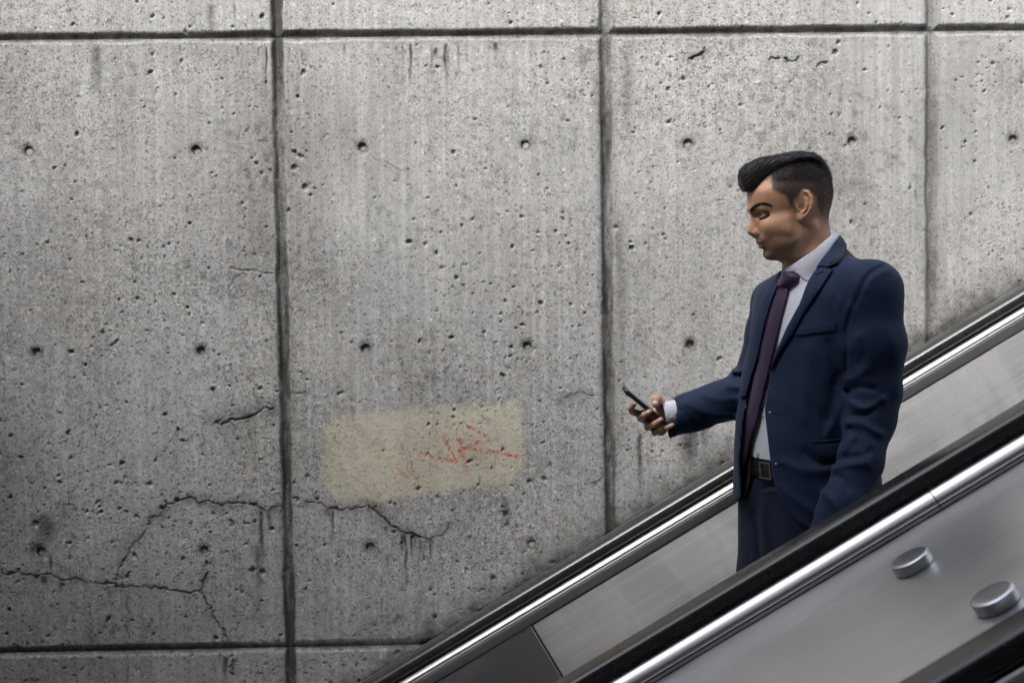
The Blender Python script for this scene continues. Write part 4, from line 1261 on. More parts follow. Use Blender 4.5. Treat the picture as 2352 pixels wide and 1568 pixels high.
# trousers, belt
lo = [.50, 2.94, FOOT_Z + .03]; hi = [1.02, 3.50, ZB + .02]
V, F = sdf_mesh(d_trousers, lo, hi, .0052, 1)
trousers = own(mesh_obj('trousers', V, F, M_TROU))
def d_tr2(P): return smax(d_loft(P, .0210), HIP_Z - .02 - P[:, 2], .06)
belt = own(sheet([(1712, 1062), (1745, 1060), (1772, 1063), (1800, 1072)], [(1712, 1090), (1745, 1092), (1772, 1097), (1800, 1106)], 30, 6, d_tr2, .0050, .006, M_LEATH, 'belt', None, .0008))
for A, B in (([(1750, 1060), (1751, 1078), (1752, 1096)], [(1753, 1060.5), (1754, 1078), (1755, 1096)]), ([(1771, 1064), (1773, 1082), (1775, 1100)], [(1774, 1064.5), (1776, 1082), (1778, 1100)]),
             ([(1750, 1093), (1764, 1096), (1778, 1098)], [(1750, 1096.5), (1764, 1099.5), (1778, 1101.5)]), ([(1750, 1059), (1762, 1061), (1774, 1063)], [(1750, 1062), (1762, 1064), (1774, 1066)]),
             ([(1747, 1077), (1752, 1077), (1757, 1077.5)], [(1747, 1079.5), (1752, 1079.5), (1757, 1080)])):
    part(sheet(A, B, 8, 3, d_tr2, .0078, .002, M_BUCK, 'buckle', None), belt)
# shoes
def shoe_fn(an):
    fw = np.array([-.93, -.36, 0]); sd = np.array([.36, -.93, 0])
    def fn(P):
        q = P - np.array([an[0], an[1], FOOT_Z])
        L = np.stack([q @ fw, q @ sd, q[:, 2]], -1)
        d = smin(d_ell(L, (.085, 0, .036), (.135, .047, .040)), d_ell(L, (-.03, 0, .045), (.060, .036, .055)), .03)
        d = smin(d, d_cone(L, (-.01, 0, .05), (-.012, 0, .10), .042, .040), .02)
        return smax(d, .001 - L[:, 2], .003)
    return fn
for an in (AN_L, AN_R):
    V, F = sdf_mesh(shoe_fn(an), [an[0] - .28, an[1] - .16, FOOT_Z - .006], [an[0] + .13, an[1] + .1, FOOT_Z + .13], .005, 1)
    own(mesh_obj('shoe', V, F, M_LEATH))
# ------------------------------------------------------------------ head (worked in millimetres: u forward, v towards his left, w up)
H0 = W(1814, 474.6, YP)
_d = H0 / np.linalg.norm(H0)
_rr = np.array([_d[1], -_d[0], 0]); _rr /= np.linalg.norm(_rr)
_rr = _rr * math.cos(ROLL) + np.cross(_rr, _d) * math.sin(ROLL)
_uu = np.cross(_rr, _d)
_ps = math.radians(11.0)
HU = -math.cos(_ps) * _rr - math.sin(_ps) * _d
HV = -math.cos(_ps) * _d + math.sin(_ps) * _rr
HW = _uu
HM = np.stack([HU, HV, HW], 0) * .001 * .985
def head2world(Q): return H0 + np.asarray(Q) @ HM
HMI = np.linalg.inv(HM)
def world2head(P): return (P - H0) @ HMI
def zc(zx, zy): return (-(zx - 760) * .2079, -(zy - 740) * .2079)

FW = np.array([-128, -121, -116, -109, -101, -92, -85, -78, -72, -66, -58, -48, -36, -24, -14, -6, 6, 20, 34, 50])[::1]
FF = np.array([44,  52.0, 56.0, 58.0, 58.3, 63.5, 68, 73, 75.5, 76.0, 77.5, 79.5, 81.5, 84, 88, 91.5, 94.0, 94.5, 93.0, 88])
FB = np.array([26,   31,  36,  42,  49,  54.5, 58, 60.5, 62.5, 64, 65.5, 67, 68, 67.5, 66.5, 66, 67, 68, 69, 69])
def d_face(P):
    w = P[:, 2]
    F = np.interp(w, FW, FF); B = np.interp(w, FW, FB)
    uc = np.interp(w, [-125, -100, -60, -20, 30], [8, 0, -8, -8, -8])
    fr = P[:, 0] - uc
    n = np.interp(w, [-120, -95, -60, -20, 20], [2.15, 2.15, 2.25, 2.35, 2.5])
    back = np.interp(w, [-120, -60, 0], [24, 30, 50])
    k = np.where(fr > 0, np.abs(fr) / (F - uc), np.abs(fr) / back)
    q = (k ** n + (np.abs(P[:, 1]) / B) ** n) ** (1 / n)
    d = (q - 1) * 42.0
    d = smax(d, w - 45, 14)
    return smax(d, -(w + 117.5 + .02 * P[:, 0]), 12)
def capm(P, a, b, r0, r1):
    """cone mirrored in v"""
    Q = P.copy(); Q[:, 1] = np.abs(Q[:, 1])
    return d_cone(Q, a, b, r0, r1)
EYE = np.array([57.5, 32.5, -18.5]); EYR = 14.0
def ear_parts(P):
    """left and right ear: returns distance"""
    Q = P.copy(); Q[:, 1] = np.abs(Q[:, 1])
    # ear frame: hinge at the front edge, flared outwards
    o = np.array([-5.0, 66.5, 2.0])
    fl = math.radians(24)
    ex = np.array([-math.cos(fl), math.sin(fl), 0]); ez = np.array([-.10, 0, .995]); ez /= np.linalg.norm(ez)
    ey = np.cross(ez, ex); ey *= np.sign(ey[1])
    R = Q - o
    L = np.stack([R @ ex, R @ ey, R @ ez], -1)       # x back along the ear, y out, z up
    base = smax(d_ell(L, (15, 0, 4), (19, 40, 30)), np.abs(L[:, 1] - .15 * L[:, 0] * 0) - 2.6, 2.0)
    lobe = d_ell(L, (7.5, 1.0, -25), (9, 3.8, 9.5))
    d = smin(base, lobe, 4)
    hel = d_chain(L, [(1.5, 3.0, 8), (0.5, 2.8, 17), (4, 2.8, 26), (12, 3.2, 32.5), (22, 3.6, 31), (30, 4.0, 22), (32.5, 4.0, 9), (30, 3.6, -4), (23, 3.0, -15), (15, 2.4, -23)], [2.6, 3.0, 3.4, 3.6, 3.8, 3.8, 3.7, 3.4, 3.0, 2.6], 2)
    d = smin(d, hel, 2.0)
    anti = d_chain(L, [(13, 1.5, 22), (20, 3.2, 15), (22.5, 4.2, 4), (19.5, 4.4, -6), (13, 4.0, -13)], [2.4, 3.0, 3.2, 3.2, 3.0], 2)
    d = smin(d, anti, 2.2)
    trag = d_cone(L, (1.5, 3.2, -1), (3.5, 4.0, -9), 3.4, 3.0)
    d = smin(d, trag, 2.0)
    d = smin(d, d_cone(L, (4, 3.2, 9), (14, 2.2, 6), 2.2, 1.4), 2)
    d = smax(d, -d_ell(L, (10.5, 5.0, -3.5), (7.8, 6.0, 9)), 2.0)
    d = smax(d, -d_ell(L, (16, 6.2, 24), (9, 4.4, 4.5)), 2.0)
    return d
def d_head(P, ears=True):
    d = smin(d_ell(P, (-1.5, 0, 32), (92, 73.5, 76)), d_ell(P, (-28, 0, 22), (64, 72, 66)), 12)
    d = smin(d, d_ell(P, (-40, 0, 56), (46, 60, 47)), 14)
    d = smin(d, d_face(P), 14)
    # jaw and neck
    d = smin(d, capm(P, (-8, 46, -62), (20, 36, -96), 15, 15), 16)
    neck = d_chain(P, [(-28, 0, -10), (-40, 0, -92), (-66, 0, -190)], [57, 56, 60], 10)
    d = smin(d, neck, 16)
    d = smin(d, d_cone(P, (24, 0, -104), (-18, 0, -110), 17, 26), 16)
    d = smin(d, capm(P, (-36, 52, -46), (8, 16, -165), 14, 12), 16)
    # cheekbones and brows
    d = smin(d, capm(P, (54, 45, -42), (18, 55, -30), 11, 10), 18)
    d = smin(d, capm(P, (85, 9, -5), (65, 43, -1), 7.2, 6.6), 12)
    d = smin(d, d_ell(P, (80, 0, -4), (14.5, 20, 9)), 8)
    d = smin(d, smin(capm(P, (40, 42, -60), (26, 47, -76), 15, 13), smin(capm(P, (44, 43, -48), (14, 55, -52), 14, 13), capm(P, (14, 54, -54), (2, 54, -70), 13, 14), 10), 12), 14)
    d = smin(d, capm(P, (32, 41, -82), (2, 48, -84), 14, 15), 16)
    # sockets, balls, lids
    Q = P.copy(); Q[:, 1] = np.abs(Q[:, 1])
    d = smax(d, -d_ell(Q, (80, 34, -17.5), (15, 15, 7.2)), 10)
    d = smax(d, -d_ell(Q, (64, 47, -18), (8, 9, 6.5)), 8)
    ball = np.linalg.norm(Q - EYE, axis=1) - EYR
    d = smin(d, ball, 3.0)
    lid = d_chain(Q, [(63, 16, -21), (70.5, 25, -23.5), (71, 33, -24), (64, 43, -20.5), (55, 49, -15)], [1.5, 2.0, 2.1, 1.9, 1.4], 1)
    d = smin(d, lid, 1.6)
    low = d_chain(Q, [(64, 17, -27), (69, 26, -30.5), (69, 34, -30.5), (61, 44, -26.5)], [1.5, 1.9, 1.9, 1.6], 1)
    d = smin(d, low, 2.0)
    slit = d_chain(Q, [(66, 18, -25), (72, 27, -27.4), (72, 34, -27.4), (63, 44, -23.5)], [.9, 1.5, 1.5, .9], .5)
    d = smax(d, -slit, 1.0)
    crease = d_chain(Q, [(67, 20, -13), (71, 28, -11.5), (68, 38, -11.5), (57, 48, -12)], [.7, 1.0, 1.0, .7], .5)
    d = smax(d, -crease, 1.8)
    # nose
    n = d_chain(P, [(80.5, 0, -16), (82.5, 0, -32), (84.8, 0, -45), (87.4, 0, -55.0)], [6.6, 7.0, 8.2, 9.9], 5)
    n = smin(n, d_cone(P, (74, 0, -20), (72, 0, -56), 12.5, 17), 6)
    n = smin(n, capm(P, (76.5, 12.5, -57.0), (72, 15.5, -58.0), 8.4, 7.6), 4)
    n = smax(n, -d_chain(Q, [(80, 23.5, -49), (71, 22.8, -50), (65, 21, -60)], [1.0, 1.2, 1.0], .5), 2.5)
    n = smin(n, d_cone(P, (84, 0, -61.5), (75, 0, -67), 4.0, 4.5), 3.5)
    n = smax(n, -d_ell(Q, (80.5, 7.2, -66.3), (5.4, 3.2, 3.6)), 1.6)
    d = smin(d, n, 4.5)
    # lips
    up = d_chain(Q, [(71.2, 0, -79.0), (70, 7, -78.8), (65.5, 17, -79.0), (58, 25.5, -79.2)], [5.8, 5.5, 4.6, 2.6], 2)
    lw = d_chain(Q, [(64.0, 0, -90.3), (63, 8, -90.0), (59.5, 17, -87.5), (56, 24, -83.5)], [6.4, 6.2, 5.0, 2.6], 2)
    d = smin(d, up, 3.2); d = smin(d, lw, 3.2)
    d = smax(d, -d_chain(Q, [(76, 0, -84.4), (73, 8, -84.6), (67, 17, -82.8), (59, 26.5, -80.6)], [1.4, 1.4, 1.4, 1.2], .5), 1.2)
    d = smax(d, -d_cone(P, (80, 0, -70), (79, 0, -75), 1.6, 2.0), 3)
    d = smin(d, d_ell(P, (44, 0, -109), (14.2, 19, 12)), 8)
    d = smax(d, -d_cone(Q, (65.5, 0, -99.6), (57, 17, -97), 2.2, 1.4), 5)
    if ears:
        d = smin(d, ear_parts(P), 3.0)
    return d
NECK_CUT = -150
def d_head_w(Pw):
    P = world2head(Pw)
    return smax(d_head(P), NECK_CUT - P[:, 2], 2) * .001
V, F = sdf_mesh(lambda P: smax(d_head(P), NECK_CUT - P[:, 2], 2), (-112, -92, -156), (104, 92, 114), 1.5, 1)
HVm, HFm = V, F            # head-space copy for hair seeding

# hair line in side view
HAIRLINE = [zc(*p) for p in [(318, 560), (420, 490), (540, 425), (556, 500), (562, 560), (620, 585), (690, 618), (725, 665), (742, 705), (748, 755), (800, 750), (806, 700), (820, 665), (870, 615), (900, 600),
                             (960, 590), (1035, 640), (1046, 720), (1058, 790), (1090, 850), (1120, 920), (1150, 985), (1250, 1010), (1300, 600), (1200, 200), (950, 60), (500, 100), (250, 350)]]
def app(Q):
    # where a point of the near side shows in the side view of the slightly turned head
    return np.stack([Q[:, 0] * math.cos(_ps) - np.abs(Q[:, 1]) * math.sin(_ps), Q[:, 2]], -1)
def in_hair(Q, soft=0.0):
    return polysd(app(Q), HAIRLINE) < soft
edge = polysd(app(V), HAIRLINE)
av = np.abs(V[:, 1])
earness = ear_parts(V)
scalp = np.clip((1.0 - edge) / 9.0, 0, 1) * (earness > 2.5)
# forehead hairline seen from the front: temples recede
scalp *= np.clip((V[:, 2] - 30 + np.maximum(0, 52 - V[:, 0]) * 3) / 8, 0, 1)
# fade: thinner towards the nape and the side burns
fade = np.clip((V[:, 2] + 70) / 130, .28, 1)
lower = V[:, 2] < 0
u, w = V[:, 0], V[:, 2]
st = np.zeros(len(V))
jaw = np.clip((u + 14) / 22, 0, 1) * np.clip((-38 - w - .42 * (u - 10) * 0) / 30, 0, 1) * np.clip((w + 128) / 8, 0, 1)
ms = np.exp(-(((w + 74) / 6.5) ** 2)) * np.clip((u - 50) / 12, 0, 1) * (np.abs(V[:, 1]) < 27)
side = np.exp(-(((u - 2) / 14) ** 2)) * np.clip((8 - w) / 20, 0, 1) * np.clip((w + 70) / 20, 0, 1) * .35
cheek = np.clip((u - 36) / 22, 0, 1) * np.clip((w + 78) / 14, 0, 1)
st = np.clip(np.maximum(jaw * .80 * (1 - cheek * .75), np.maximum(ms * .75, side)), 0, 1)
st *= (earness > 2)
under = np.clip((-100 - w) / 10, 0, 1) * np.clip((u + 2) / 16, 0, 1)
st = np.maximum(st, under * .45)
def near_cap(P, pts, r, s):
    Q = P.copy(); Q[:, 1] = np.abs(Q[:, 1])
    return np.clip((r - d_chain(Q, pts, [0.1] * len(pts), .1)) / s, 0, 1)
lips = np.maximum(near_cap(V, [(75, 0, -80.5), (73, 7, -80.5), (68, 17, -80.5), (60, 25.5, -80.5)], 5.4, 2), near_cap(V, [(69, 0, -89.5), (67, 8, -89.5), (63, 17, -87), (59, 24, -83)], 5.6, 2))
dark = near_cap(V, [(66, 18, -25), (72, 27, -27.2), (72, 34, -27.2), (63, 44, -23.3), (56, 49, -18)], 3.4, 1.8)
dark = np.maximum(dark, near_cap(V, [(68, 20, -32), (70, 28, -34), (66, 40, -31)], 6, 6) * .18)
dark = np.maximum(dark, near_cap(V, [(78, 0, -84.4), (74, 8, -84.6), (67, 17, -82.8), (58, 27, -80.6)], 2.6, 1.3))
dark = np.maximum(dark, near_cap(V, [(81, 7, -66.5), (78, 8, -66.5)], 3.4, 1.5) * .9)
BROW = [zc(*p) for p in [(330, 776), (353, 742), (400, 708), (460, 693), (520, 702), (588, 746), (525, 733), (455, 727), (406, 745), (363, 790), (338, 795)]]
bs = polysd(app(V), BROW)
brow = np.clip((1.2 - bs) / 2.5, 0, 1) * (V[:, 1] > 3) * (V[:, 1] < 60)
bs_r = polysd(app(V), BROW)
brow = np.maximum(brow, np.clip((1.2 - bs_r) / 2.5, 0, 1) * (V[:, 1] < -3) * (V[:, 1] > -60))
dark = np.maximum(dark, brow * .5)
attr_head = np.stack([st, lips, dark, scalp * fade], -1)
head_V = head2world(V)

# right hand and wrist round the phone, left hand in the pocket, and a plain body inside the clothes
HY = 3.36
def hz(zx, zy, dy=0.0):
    return W(1408.75 + zx * .10938, 857.5 + zy * .10938, HY + dy * .001)
FING = {
 'index': ([hz(640, 880, 34), hz(400, 800, 8), hz(372, 735, -26), hz(425, 650, -41)], [0.0093, 0.008, 0.00725, 0.00632]),
 'middle': ([hz(780, 1010, 38), hz(575, 945, -6), hz(650, 870, -41), hz(765, 800, -44)], [0.00949, 0.00837, 0.00744, 0.00651]),
 'ring': ([hz(890, 1120, 38), hz(720, 1125, -4), hz(860, 1065, -41), hz(1000, 970, -44)], [0.00911, 0.00818, 0.00725, 0.00632]),
 'pinky': ([hz(1000, 1185, 34), hz(865, 1245, 2), hz(1090, 1160, -36), hz(1240, 1085, -41)], [0.00818, 0.00725, 0.00651, 0.00558]),
}
def d_hand(P):
    wr = hz(1230, 830, 18)
    d = d_cone(P, hz(1560, 740, 18), wr, .0275, .0240)
    for k, (pts, rad) in FING.items():
        d = smin(d, d_cone(P, wr, pts[0], .0190, .0120), .012)
    d = smin(d, d_chain(P, [FING['index'][0][0], FING['middle'][0][0], FING['ring'][0][0], FING['pinky'][0][0]], [.0125, .0125, .012, .0108], .01), .01)
    for k, (pts, rad) in FING.items():
        d = smin(d, d_chain(P, pts, rad, .002), .0035)
    th = d_chain(P, [hz(1080, 800, 12), hz(985, 640, 6), hz(908, 545, -14), hz(888, 655, -24)], [.0175, .0140, .0112, .0084], .004)
    d = smin(d, th, .007)
    return d
lo = np.min([hz(330, 440, -70), hz(1600, 1340, -70), hz(330, 1340, 70)], 0) - .01
hi = np.max([hz(1600, 440, 70), hz(330, 440, 70), hz(1560, 560, 60)], 0) + .01
Vh, Fh = sdf_mesh(d_hand, lo, hi, .0014, 2)
def d_body(P):
    d = d_loft(P, .035)
    d = smax(d, P[:, 2] - ZT, .04)
    d = smin(d, d_cone(P, NB, SH_L, .05, .035), .04); d = smin(d, d_cone(P, NB, SH_R, .045, .03), .04)
    d = smin(d, d_cone(P, NK_A, NK_B, .045, .05), .02)
    d = smin(d, d_chain(P, ARM_L, [r - .022 for r in RAD_L], .02), .02)
    d = smin(d, d_chain(P, ARM_R[:-1] + [W(1545, 960, 3.36)], [.03, .03, .028, .026, .024, .022, .020, .018], .02), .02)
    for hj, kn, an in ((HJ_L, KN_L, AN_L), (HJ_R, KN_R, AN_R)):
        d = smin(d, d_chain(P, [hj + [0, 0, .05], kn, an], [.078, .052, .036], .03), .03)
    pk = ARM_L[-1]
    for k in range(4):
        o = T_S * (-.02 + .012 * k)
        d = smin(d, d_cone(P, pk, pk + np.array([-.025, .01, -.085]) + o, .022, .009), .01)
    return smax(d, HIP_Z - .55 - P[:, 2], .004)
Vb, Fb = sdf_mesh(d_body, [.40, 2.84, FOOT_Z + .02], [1.10, 3.50, W(1900, 560, YP)[2]], .012, 1)
nh, nd = len(head_V), len(Vh)
Vall = np.vstack([head_V, Vh, Vb])
Fall = np.vstack([HFm, Fh + nh, Fb + nh + nd])
ha = np.zeros((nd, 4)); ba = np.zeros((len(Vb), 4))
# pinker fingertips, darker knuckle creases
for k, (pts, rad) in FING.items():
    ha[:, 1] = np.maximum(ha[:, 1], .38 * np.clip(1.25 - np.linalg.norm(Vh - pts[3], axis=1) / .016, 0, 1))
    for q, a in ((pts[1], pts[2]), (pts[2], pts[3])):
        dax = (a - q) / np.linalg.norm(a - q)
        rel = Vh - q
        ring = np.exp(-((rel @ dax) / .0016) ** 2) * (np.linalg.norm(rel, axis=1) < .014)
        ring += .7 * np.exp(-((rel @ dax - .0042) / .0012) ** 2) * (np.linalg.norm(rel, axis=1) < .014)
        ha[:, 2] = np.maximum(ha[:, 2], .34 * ring)
ha[:, 1] = np.maximum(ha[:, 1], .3 * np.clip(1.2 - np.linalg.norm(Vh - hz(888, 655, -24), axis=1) / .016, 0, 1))
Aall = np.vstack([attr_head, ha, ba])
body = own(mesh_obj('body', Vall, Fall, M_SKIN, None, True, {'skin': Aall}))

# nails
def nail(tip, base, toward, r=.0052, L=.0075, rad=.0084):
    ax = (tip - base); ax /= np.linalg.norm(ax)
    nrm = toward - ax * (toward @ ax); nrm /= np.linalg.norm(nrm)
    sd = np.cross(ax, nrm)
    V = []; F = []
    nu, nv = 7, 7
    for i in range(nu):
        for j in range(nv):
            a = -1 + 2 * i / (nu - 1); b = -1 + 2 * j / (nv - 1)
            a2, b2 = a * math.sqrt(1 - b * b / 2), b * math.sqrt(1 - a * a / 2)
            V.append(tip + ax * (a2 * L * .62 - .001) + sd * b2 * r + nrm * (rad + .0003 - .0022 * b2 * b2 - .0008 * a2 * a2))
    for i in range(nu - 1):
        for j in range(nv - 1):
            F.append((i * nv + j, i * nv + j + 1, (i + 1) * nv + j + 1, (i + 1) * nv + j))
    top = len(V)
    V += [v - nrm * .0012 for v in V]
    F += [tuple(top + q for q in f[::-1]) for f in F]
    return V, F
TOCAM = -H0 / np.linalg.norm(H0)
for k, up in (('index', -.1), ('middle', .0), ('ring', .0), ('pinky', 0.0)):
    pts = FING[k][0]
    Vn, Fn = nail(pts[3] + (pts[2] - pts[3]) * .12, pts[2], TOCAM + np.array([-.35, 0, up]), .0046 if k != 'pinky' else .004, .0070)
    part(mesh_obj('fingernail', Vn, Fn, M_NAIL), body)
Vn, Fn = nail(hz(880, 645, -23), hz(908, 545, -14), np.array([-.30, -1.0, -.05]) + 0 * TOCAM, .0058, .0085, .0094)
part(mesh_obj('fingernail', Vn, Fn, M_NAIL), body)

# ------------------------------------------------------------------ hair
def d_quiff(P):
    poly = [zc(*p) for p in [(196, 440), (206, 365), (250, 305), (330, 252), (430, 213), (520, 197), (620, 178), (720, 159), (800, 149), (880, 150), (960, 158), (1030, 186), (1085, 232), (1125, 290), (1150, 340),
                             (1080, 330), (1000, 275), (900, 262), (800, 285), (700, 338), (620, 392), (545, 436), (470, 470), (405, 508), (350, 560), (305, 580), (245, 572), (216, 520)]]
    # ridges of combed locks
    q = P[:, [0, 2]].copy()
    ph = q[:, 1] * .55 + q[:, 0] * .50 + 1.8 * np.sin(q[:, 0] * .05 + P[:, 1] * .06)
    rid = .55 * np.sin(ph) + .35 * np.sin(ph * 2.3 + P[:, 1] * .15)
    e = polysd(q, poly) - .9 * rid * .6
    B = np.interp(P[:, 0], [-95, -40, 30, 90, 120], [40, 49, 47, 43, 36])
    return smax(e, np.abs(P[:, 1]) - B - .5 * rid, 26)
Vq, Fq = sdf_mesh(lambda P: smax(d_quiff(P), -(d_head(P, False) + 3), 2), (-100, -70, 20), (122, 70, 126), 1.6, 1)
def tri_area(V, F):
    a = np.cross(V[F[:, 1]] - V[F[:, 0]], V[F[:, 3]] - V[F[:, 0]])
    n = np.linalg.norm(a, axis=1)
    return n, a / (n[:, None] + 1e-12)
def seeds(V, F, wgt, n):
    A, N = tri_area(V, F)
    p = A * wgt(V[F].mean(1), N); p = p / p.sum()
    f = rng.choice(len(F), n, p=p)
    a, b = rng.random((2, n))
    Q = (V[F[f, 0]] * ((1 - a) * (1 - b))[:, None] + V[F[f, 1]] * (a * (1 - b))[:, None] + V[F[f, 2]] * (a * b)[:, None] + V[F[f, 3]] * ((1 - a) * b)[:, None])
    return Q, N[f]
def ribbons(P, dirs, nrm, lens, width, bend, nseg):
    """thin tapering strips; P,dirs,nrm (N,3); returns V,F quads"""
    n = len(P)
    side = np.cross(dirs, nrm); side /= np.linalg.norm(side, axis=1)[:, None] + 1e-9
    rot = rng.normal(0, .8, n)
    side = side * np.cos(rot)[:, None] + nrm * np.sin(rot)[:, None]
    Vs = []
    for k in range(nseg + 1):
        t = k / nseg
        c = P + dirs * (lens * t)[:, None] + bend * ((lens * t) ** 2)[:, None]
        wd = width * (1 - .8 * t)
        Vs += [c - side * wd[:, None], c + side * wd[:, None]]
    V = np.stack(Vs, 1).reshape(-1, 3)
    b = np.arange(n) * 2 * (nseg + 1)
    F = [np.stack([b + 2 * k, b + 2 * k + 1, b + 2 * k + 3, b + 2 * k + 2], -1) for k in range(nseg)]
    return V, np.vstack(F)
# cropped sides and back
def wside(C, N):
    e = polysd(app(C), HAIRLINE)
    k = np.clip((.5 - e) / 6, 0, 1) * (ear_parts(C) > 3) * (C[:, 2] > -62) * np.clip((C[:, 2] - 30 + np.maximum(0, 52 - C[:, 0]) * 3) / 8, 0, 1)
    return k * np.clip(.25 + (C[:, 2] + 50) / 110, .25, 1)
Ps, Ns = seeds(HVm, HFm, wside, 26000)
flow = np.stack([-.55 * np.ones(len(Ps)), np.zeros(len(Ps)), -.85 * np.ones(len(Ps))], -1)
flow[Ps[:, 0] < -40] = (-.15, 0, -1)
flow -= Ns * (flow * Ns).sum(1)[:, None]
flow /= np.linalg.norm(flow, axis=1)[:, None] + 1e-9
hfac = np.clip((Ps[:, 2] + 40) / 120, 0, 1)
dirs = flow * (.80 - .25 * hfac[:, None]) + Ns * (.30 + .4 * hfac[:, None]) + rng.normal(0, .11, Ps.shape)
dirs /= np.linalg.norm(dirs, axis=1)[:, None]
lens = (1.6 + 5.0 * hfac + 7 * np.clip((Ps[:, 2] - 58) / 30, 0, 1)) * rng.uniform(.6, 1.2, len(Ps))
Vr, Fr = ribbons(Ps, dirs, Ns, lens, np.full(len(Ps), .24), flow * .02, 2)
hair = own(mesh_obj('hair', np.vstack([head2world(Vq)]), Fq, M_HAIR, None, True))
part(mesh_obj('cropped_hair', head2world(Vr), Fr, M_HSIDE, None, False), hair)
# combed strands over the quiff
def wq(C, N): return np.clip(.3 + np.abs(N[:, 1]) + N[:, 2], .1, 2)
Pq, Nq = seeds(Vq, Fq, wq, 9000)
fq = np.stack([-.80 - .1 * Pq[:, 0] / 100, .10 * np.sign(Pq[:, 1]), .55 * np.clip((Pq[:, 0] + 25) / 60, -1, 1)], -1)
front = np.clip((Pq[:, 0] - 95) / 20, 0, 1)
fq = fq * (1 - front[:, None]) + np.array([.25, 0, .95])[None] * front[:, None]
fq -= Nq * (fq * Nq).sum(1)[:, None]
fq /= np.linalg.norm(fq, axis=1)[:, None] + 1e-9
dq = fq + Nq * rng.uniform(-.02, .20, len(Pq))[:, None] + rng.normal(0, .07, Pq.shape) * np.where(rng.random(len(Pq)) < .12, 2.6, 1)[:, None]
dq /= np.linalg.norm(dq, axis=1)[:, None]
lq = rng.uniform(7, 22, len(Pq)) * np.where(rng.random(len(Pq)) < .06, 1.2, 1)
Vr, Fr = ribbons(Pq - Nq * .5, dq, Nq, lq, np.full(len(Pq), .34), -Nq * .006, 5)
part(mesh_obj('combed_strands', head2world(Vr), Fr, M_HAIR, None, True), hair)
# eyebrows and lashes
def wb(C, N):
    e = polysd(app(C), BROW)
    return np.clip((1.0 - e) / 2, 0, 1) * (np.abs(C[:, 1]) > 4) * (np.abs(C[:, 1]) < 60) * (N[:, 0] > -.2)
Pb, Nb = seeds(HVm, HFm, wb, 2500)
tb = np.stack([-.8 * np.ones(len(Pb)), .5 * np.sign(Pb[:, 1]), .45 * np.clip((Pb[:, 0] - 52) / 25, -1, 1)], -1)
tb -= Nb * (tb * Nb).sum(1)[:, None]; tb /= np.linalg.norm(tb, axis=1)[:, None]
db = tb + Nb * .22 + rng.normal(0, .12, Pb.shape); db /= np.linalg.norm(db, axis=1)[:, None]
Vr, Fr = ribbons(Pb, db, Nb, rng.uniform(3.5, 6.5, len(Pb)), np.full(len(Pb), .15), -Nb * .015, 3)
_vl = Vr[:, 1].reshape(-1, 8).mean(1) > 0
for sd in (_vl, ~_vl):
    ids = np.flatnonzero(sd); k = len(ids)
    V2 = Vr.reshape(-1, 8, 3)[ids].reshape(-1, 3)
    b = np.arange(k) * 8
    F2 = np.vstack([np.stack([b + 2 * j, b + 2 * j + 1, b + 2 * j + 3, b + 2 * j + 2], -1) for j in range(3)])
    part(mesh_obj('eyebrow', head2world(V2), F2, M_HAIR, None, True), hair)
lash = spline([(66, 18.5, -25), (71.5, 25, -26.6), (72.6, 31, -27.0), (70, 38, -26.0), (62.5, 45, -22.5), (55, 49.5, -17)], 170)
lash = np.vstack([lash, lash * [1, -1, 1]])
nl = lash - EYE * np.where(lash[:, 1:2] > 0, [[1, 1, 1]], [[1, -1, 1]]); nl /= np.linalg.norm(nl, axis=1)[:, None]
dl = nl * .9 + np.array([.15, 0, -.75])[None] + rng.normal(0, .1, lash.shape); dl /= np.linalg.norm(dl, axis=1)[:, None]
for sd in (lash[:, 1] > 0, lash[:, 1] < 0):
    k = int(sd.sum())
    Vr, Fr = ribbons(lash[sd], dl[sd], np.cross(nl[sd], [0, 0, 1.0]), rng.uniform(4.5, 7.5, k), np.full(k, .36), np.array([0, 0, .02])[None] * np.ones((k, 1)), 3)
    part(mesh_obj('eyelashes', head2world(Vr), Fr, M_HAIR, None, True), hair)

# shirt cuff
def ring_tube(c0, c1, r0, r1, th, n=40, m=8, ecc=1.0):
    ax = (c1 - c0) / np.linalg.norm(c1 - c0)
    a = np.cross(ax, [0, 1.0, 0]); a /= np.linalg.norm(a); b = np.cross(ax, a)
    V = []; rows = []
    prof = [(c0 + (c1 - c0) * t, r0 + (r1 - r0) * t) for t in np.linspace(0, 1, m)]
    prof += [(c, r - th) for c, r in prof[::-1]]
    for c, r in prof:
        for k in range(n):
            t = 2 * math.pi * k / n
            V.append(c + (a * math.cos(t) * ecc + b * math.sin(t)) * r)
    F = []
    M = len(prof)
    for j in range(M):
        for k in range(n):
            F.append((j * n + k, j * n + (k + 1) % n, ((j + 1) % M) * n + (k + 1) % n, ((j + 1) % M) * n + k))
    return V, F
V, F = ring_tube(W(1524.5, 953, 3.362), W(1572, 946, 3.362), .0310, .0335, .0022)
part(mesh_obj('cuff', V, F, M_SHIRT), shirt)
def d_cuff(P): return d_cone(P, W(1500, 957, 3.362), W(1572, 946, 3.362), .030, .0335)
dot_button(1543, 960, d_cuff, .0050, shirt, 'button', M_BTN, .0035)

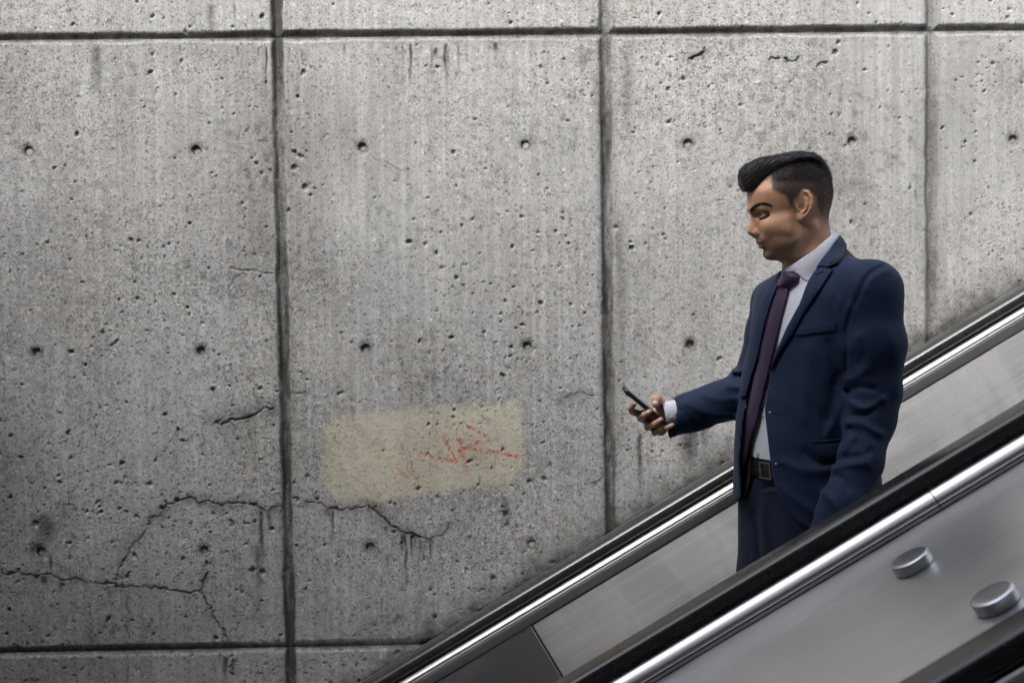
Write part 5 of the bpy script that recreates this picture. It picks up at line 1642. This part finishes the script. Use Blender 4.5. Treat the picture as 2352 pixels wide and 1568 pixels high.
# ------------------------------------------------------------------ smartphone
pa, pb = hz(208, 305, 0), hz(1195, 1110, 0)
ctr = (pa + pb) / 2
Lx = (pa - pb); PL = np.linalg.norm(Lx); Lx /= PL
Wy = np.array([0, 1.0, 0]) + np.array([.08, 0, -.16]); Wy -= Lx * (Wy @ Lx); Wy /= np.linalg.norm(Wy)
Nz = np.cross(Lx, Wy)
if Nz[2] < 0: Nz = -Nz
def slab(L, Wd, T, r, e):
    """rounded slab centred at 0: long axis x, width y, thickness z"""
    out = []
    for cx, cy, a0 in ((L / 2 - r, Wd / 2 - r, 0), (-L / 2 + r, Wd / 2 - r, 90), (-L / 2 + r, -Wd / 2 + r, 180), (L / 2 - r, -Wd / 2 + r, 270)):
        for k in range(9):
            t = math.radians(a0 + 90 * k / 8)
            out.append((cx, cy, math.cos(t), math.sin(t)))
    prof = [(-e, -T / 2), (-e * .3, -T / 2 + e * .3), (0, -T / 2 + e), (0, T / 2 - e), (-e * .3, T / 2 - e * .3), (-e, T / 2)]
    V = []; n = len(out)
    for o, z in prof:
        V += [(cx + (r + o) * c, cy + (r + o) * s, z) for cx, cy, c, s in out]
    F = [tuple(range(n - 1, -1, -1)), tuple((len(prof) - 1) * n + k for k in range(n))]
    for j in range(len(prof) - 1):
        for k in range(n):
            F.append((j * n + k, j * n + (k + 1) % n, (j + 1) * n + (k + 1) % n, (j + 1) * n + k))
    return V, F
phone = empty('smartphone', ctr)
PR = Matrix(((Lx[0], Wy[0], Nz[0]), (Lx[1], Wy[1], Nz[1]), (Lx[2], Wy[2], Nz[2])))
phone.rotation_euler = PR.to_euler()
tag(phone, 'black smartphone held edge-on in the man\'s right hand', 'phone')
M_CASE = NT('matt_black_case').fin((.010, .011, .011), .42)
M_GLASS = NT('dark_screen').fin((.006, .007, .009), .06)
M_BTNM = NT('grey_button').fin((.16, .15, .155), .45)
V, F = slab(PL, .071, .0098, .010, .0030)
smooth_by_angle(mesh_obj('case', V, F, M_CASE, phone), 40)
V, F = slab(PL - .010, .061, .0006, .007, .0002)
o = mesh_obj('screen', V, F, M_GLASS, phone, False); o.location = (0, 0, .0051)
V, F = slab(.0085, .0038, .0016, .0018, .0005)
V = [(a, c, b) for a, b, c in V]; F = [f[::-1] for f in F]
o = mesh_obj('side_button', V, F, M_BTNM, phone); o.location = (PL * .5 - .031, -.0358, .0005)
V, F = slab(.012, .012, .0016, .0045, .0005)
o = mesh_obj('camera_bump', V, F, M_GLASS, phone); o.location = (PL * .5 - .014, .022, -.0055)
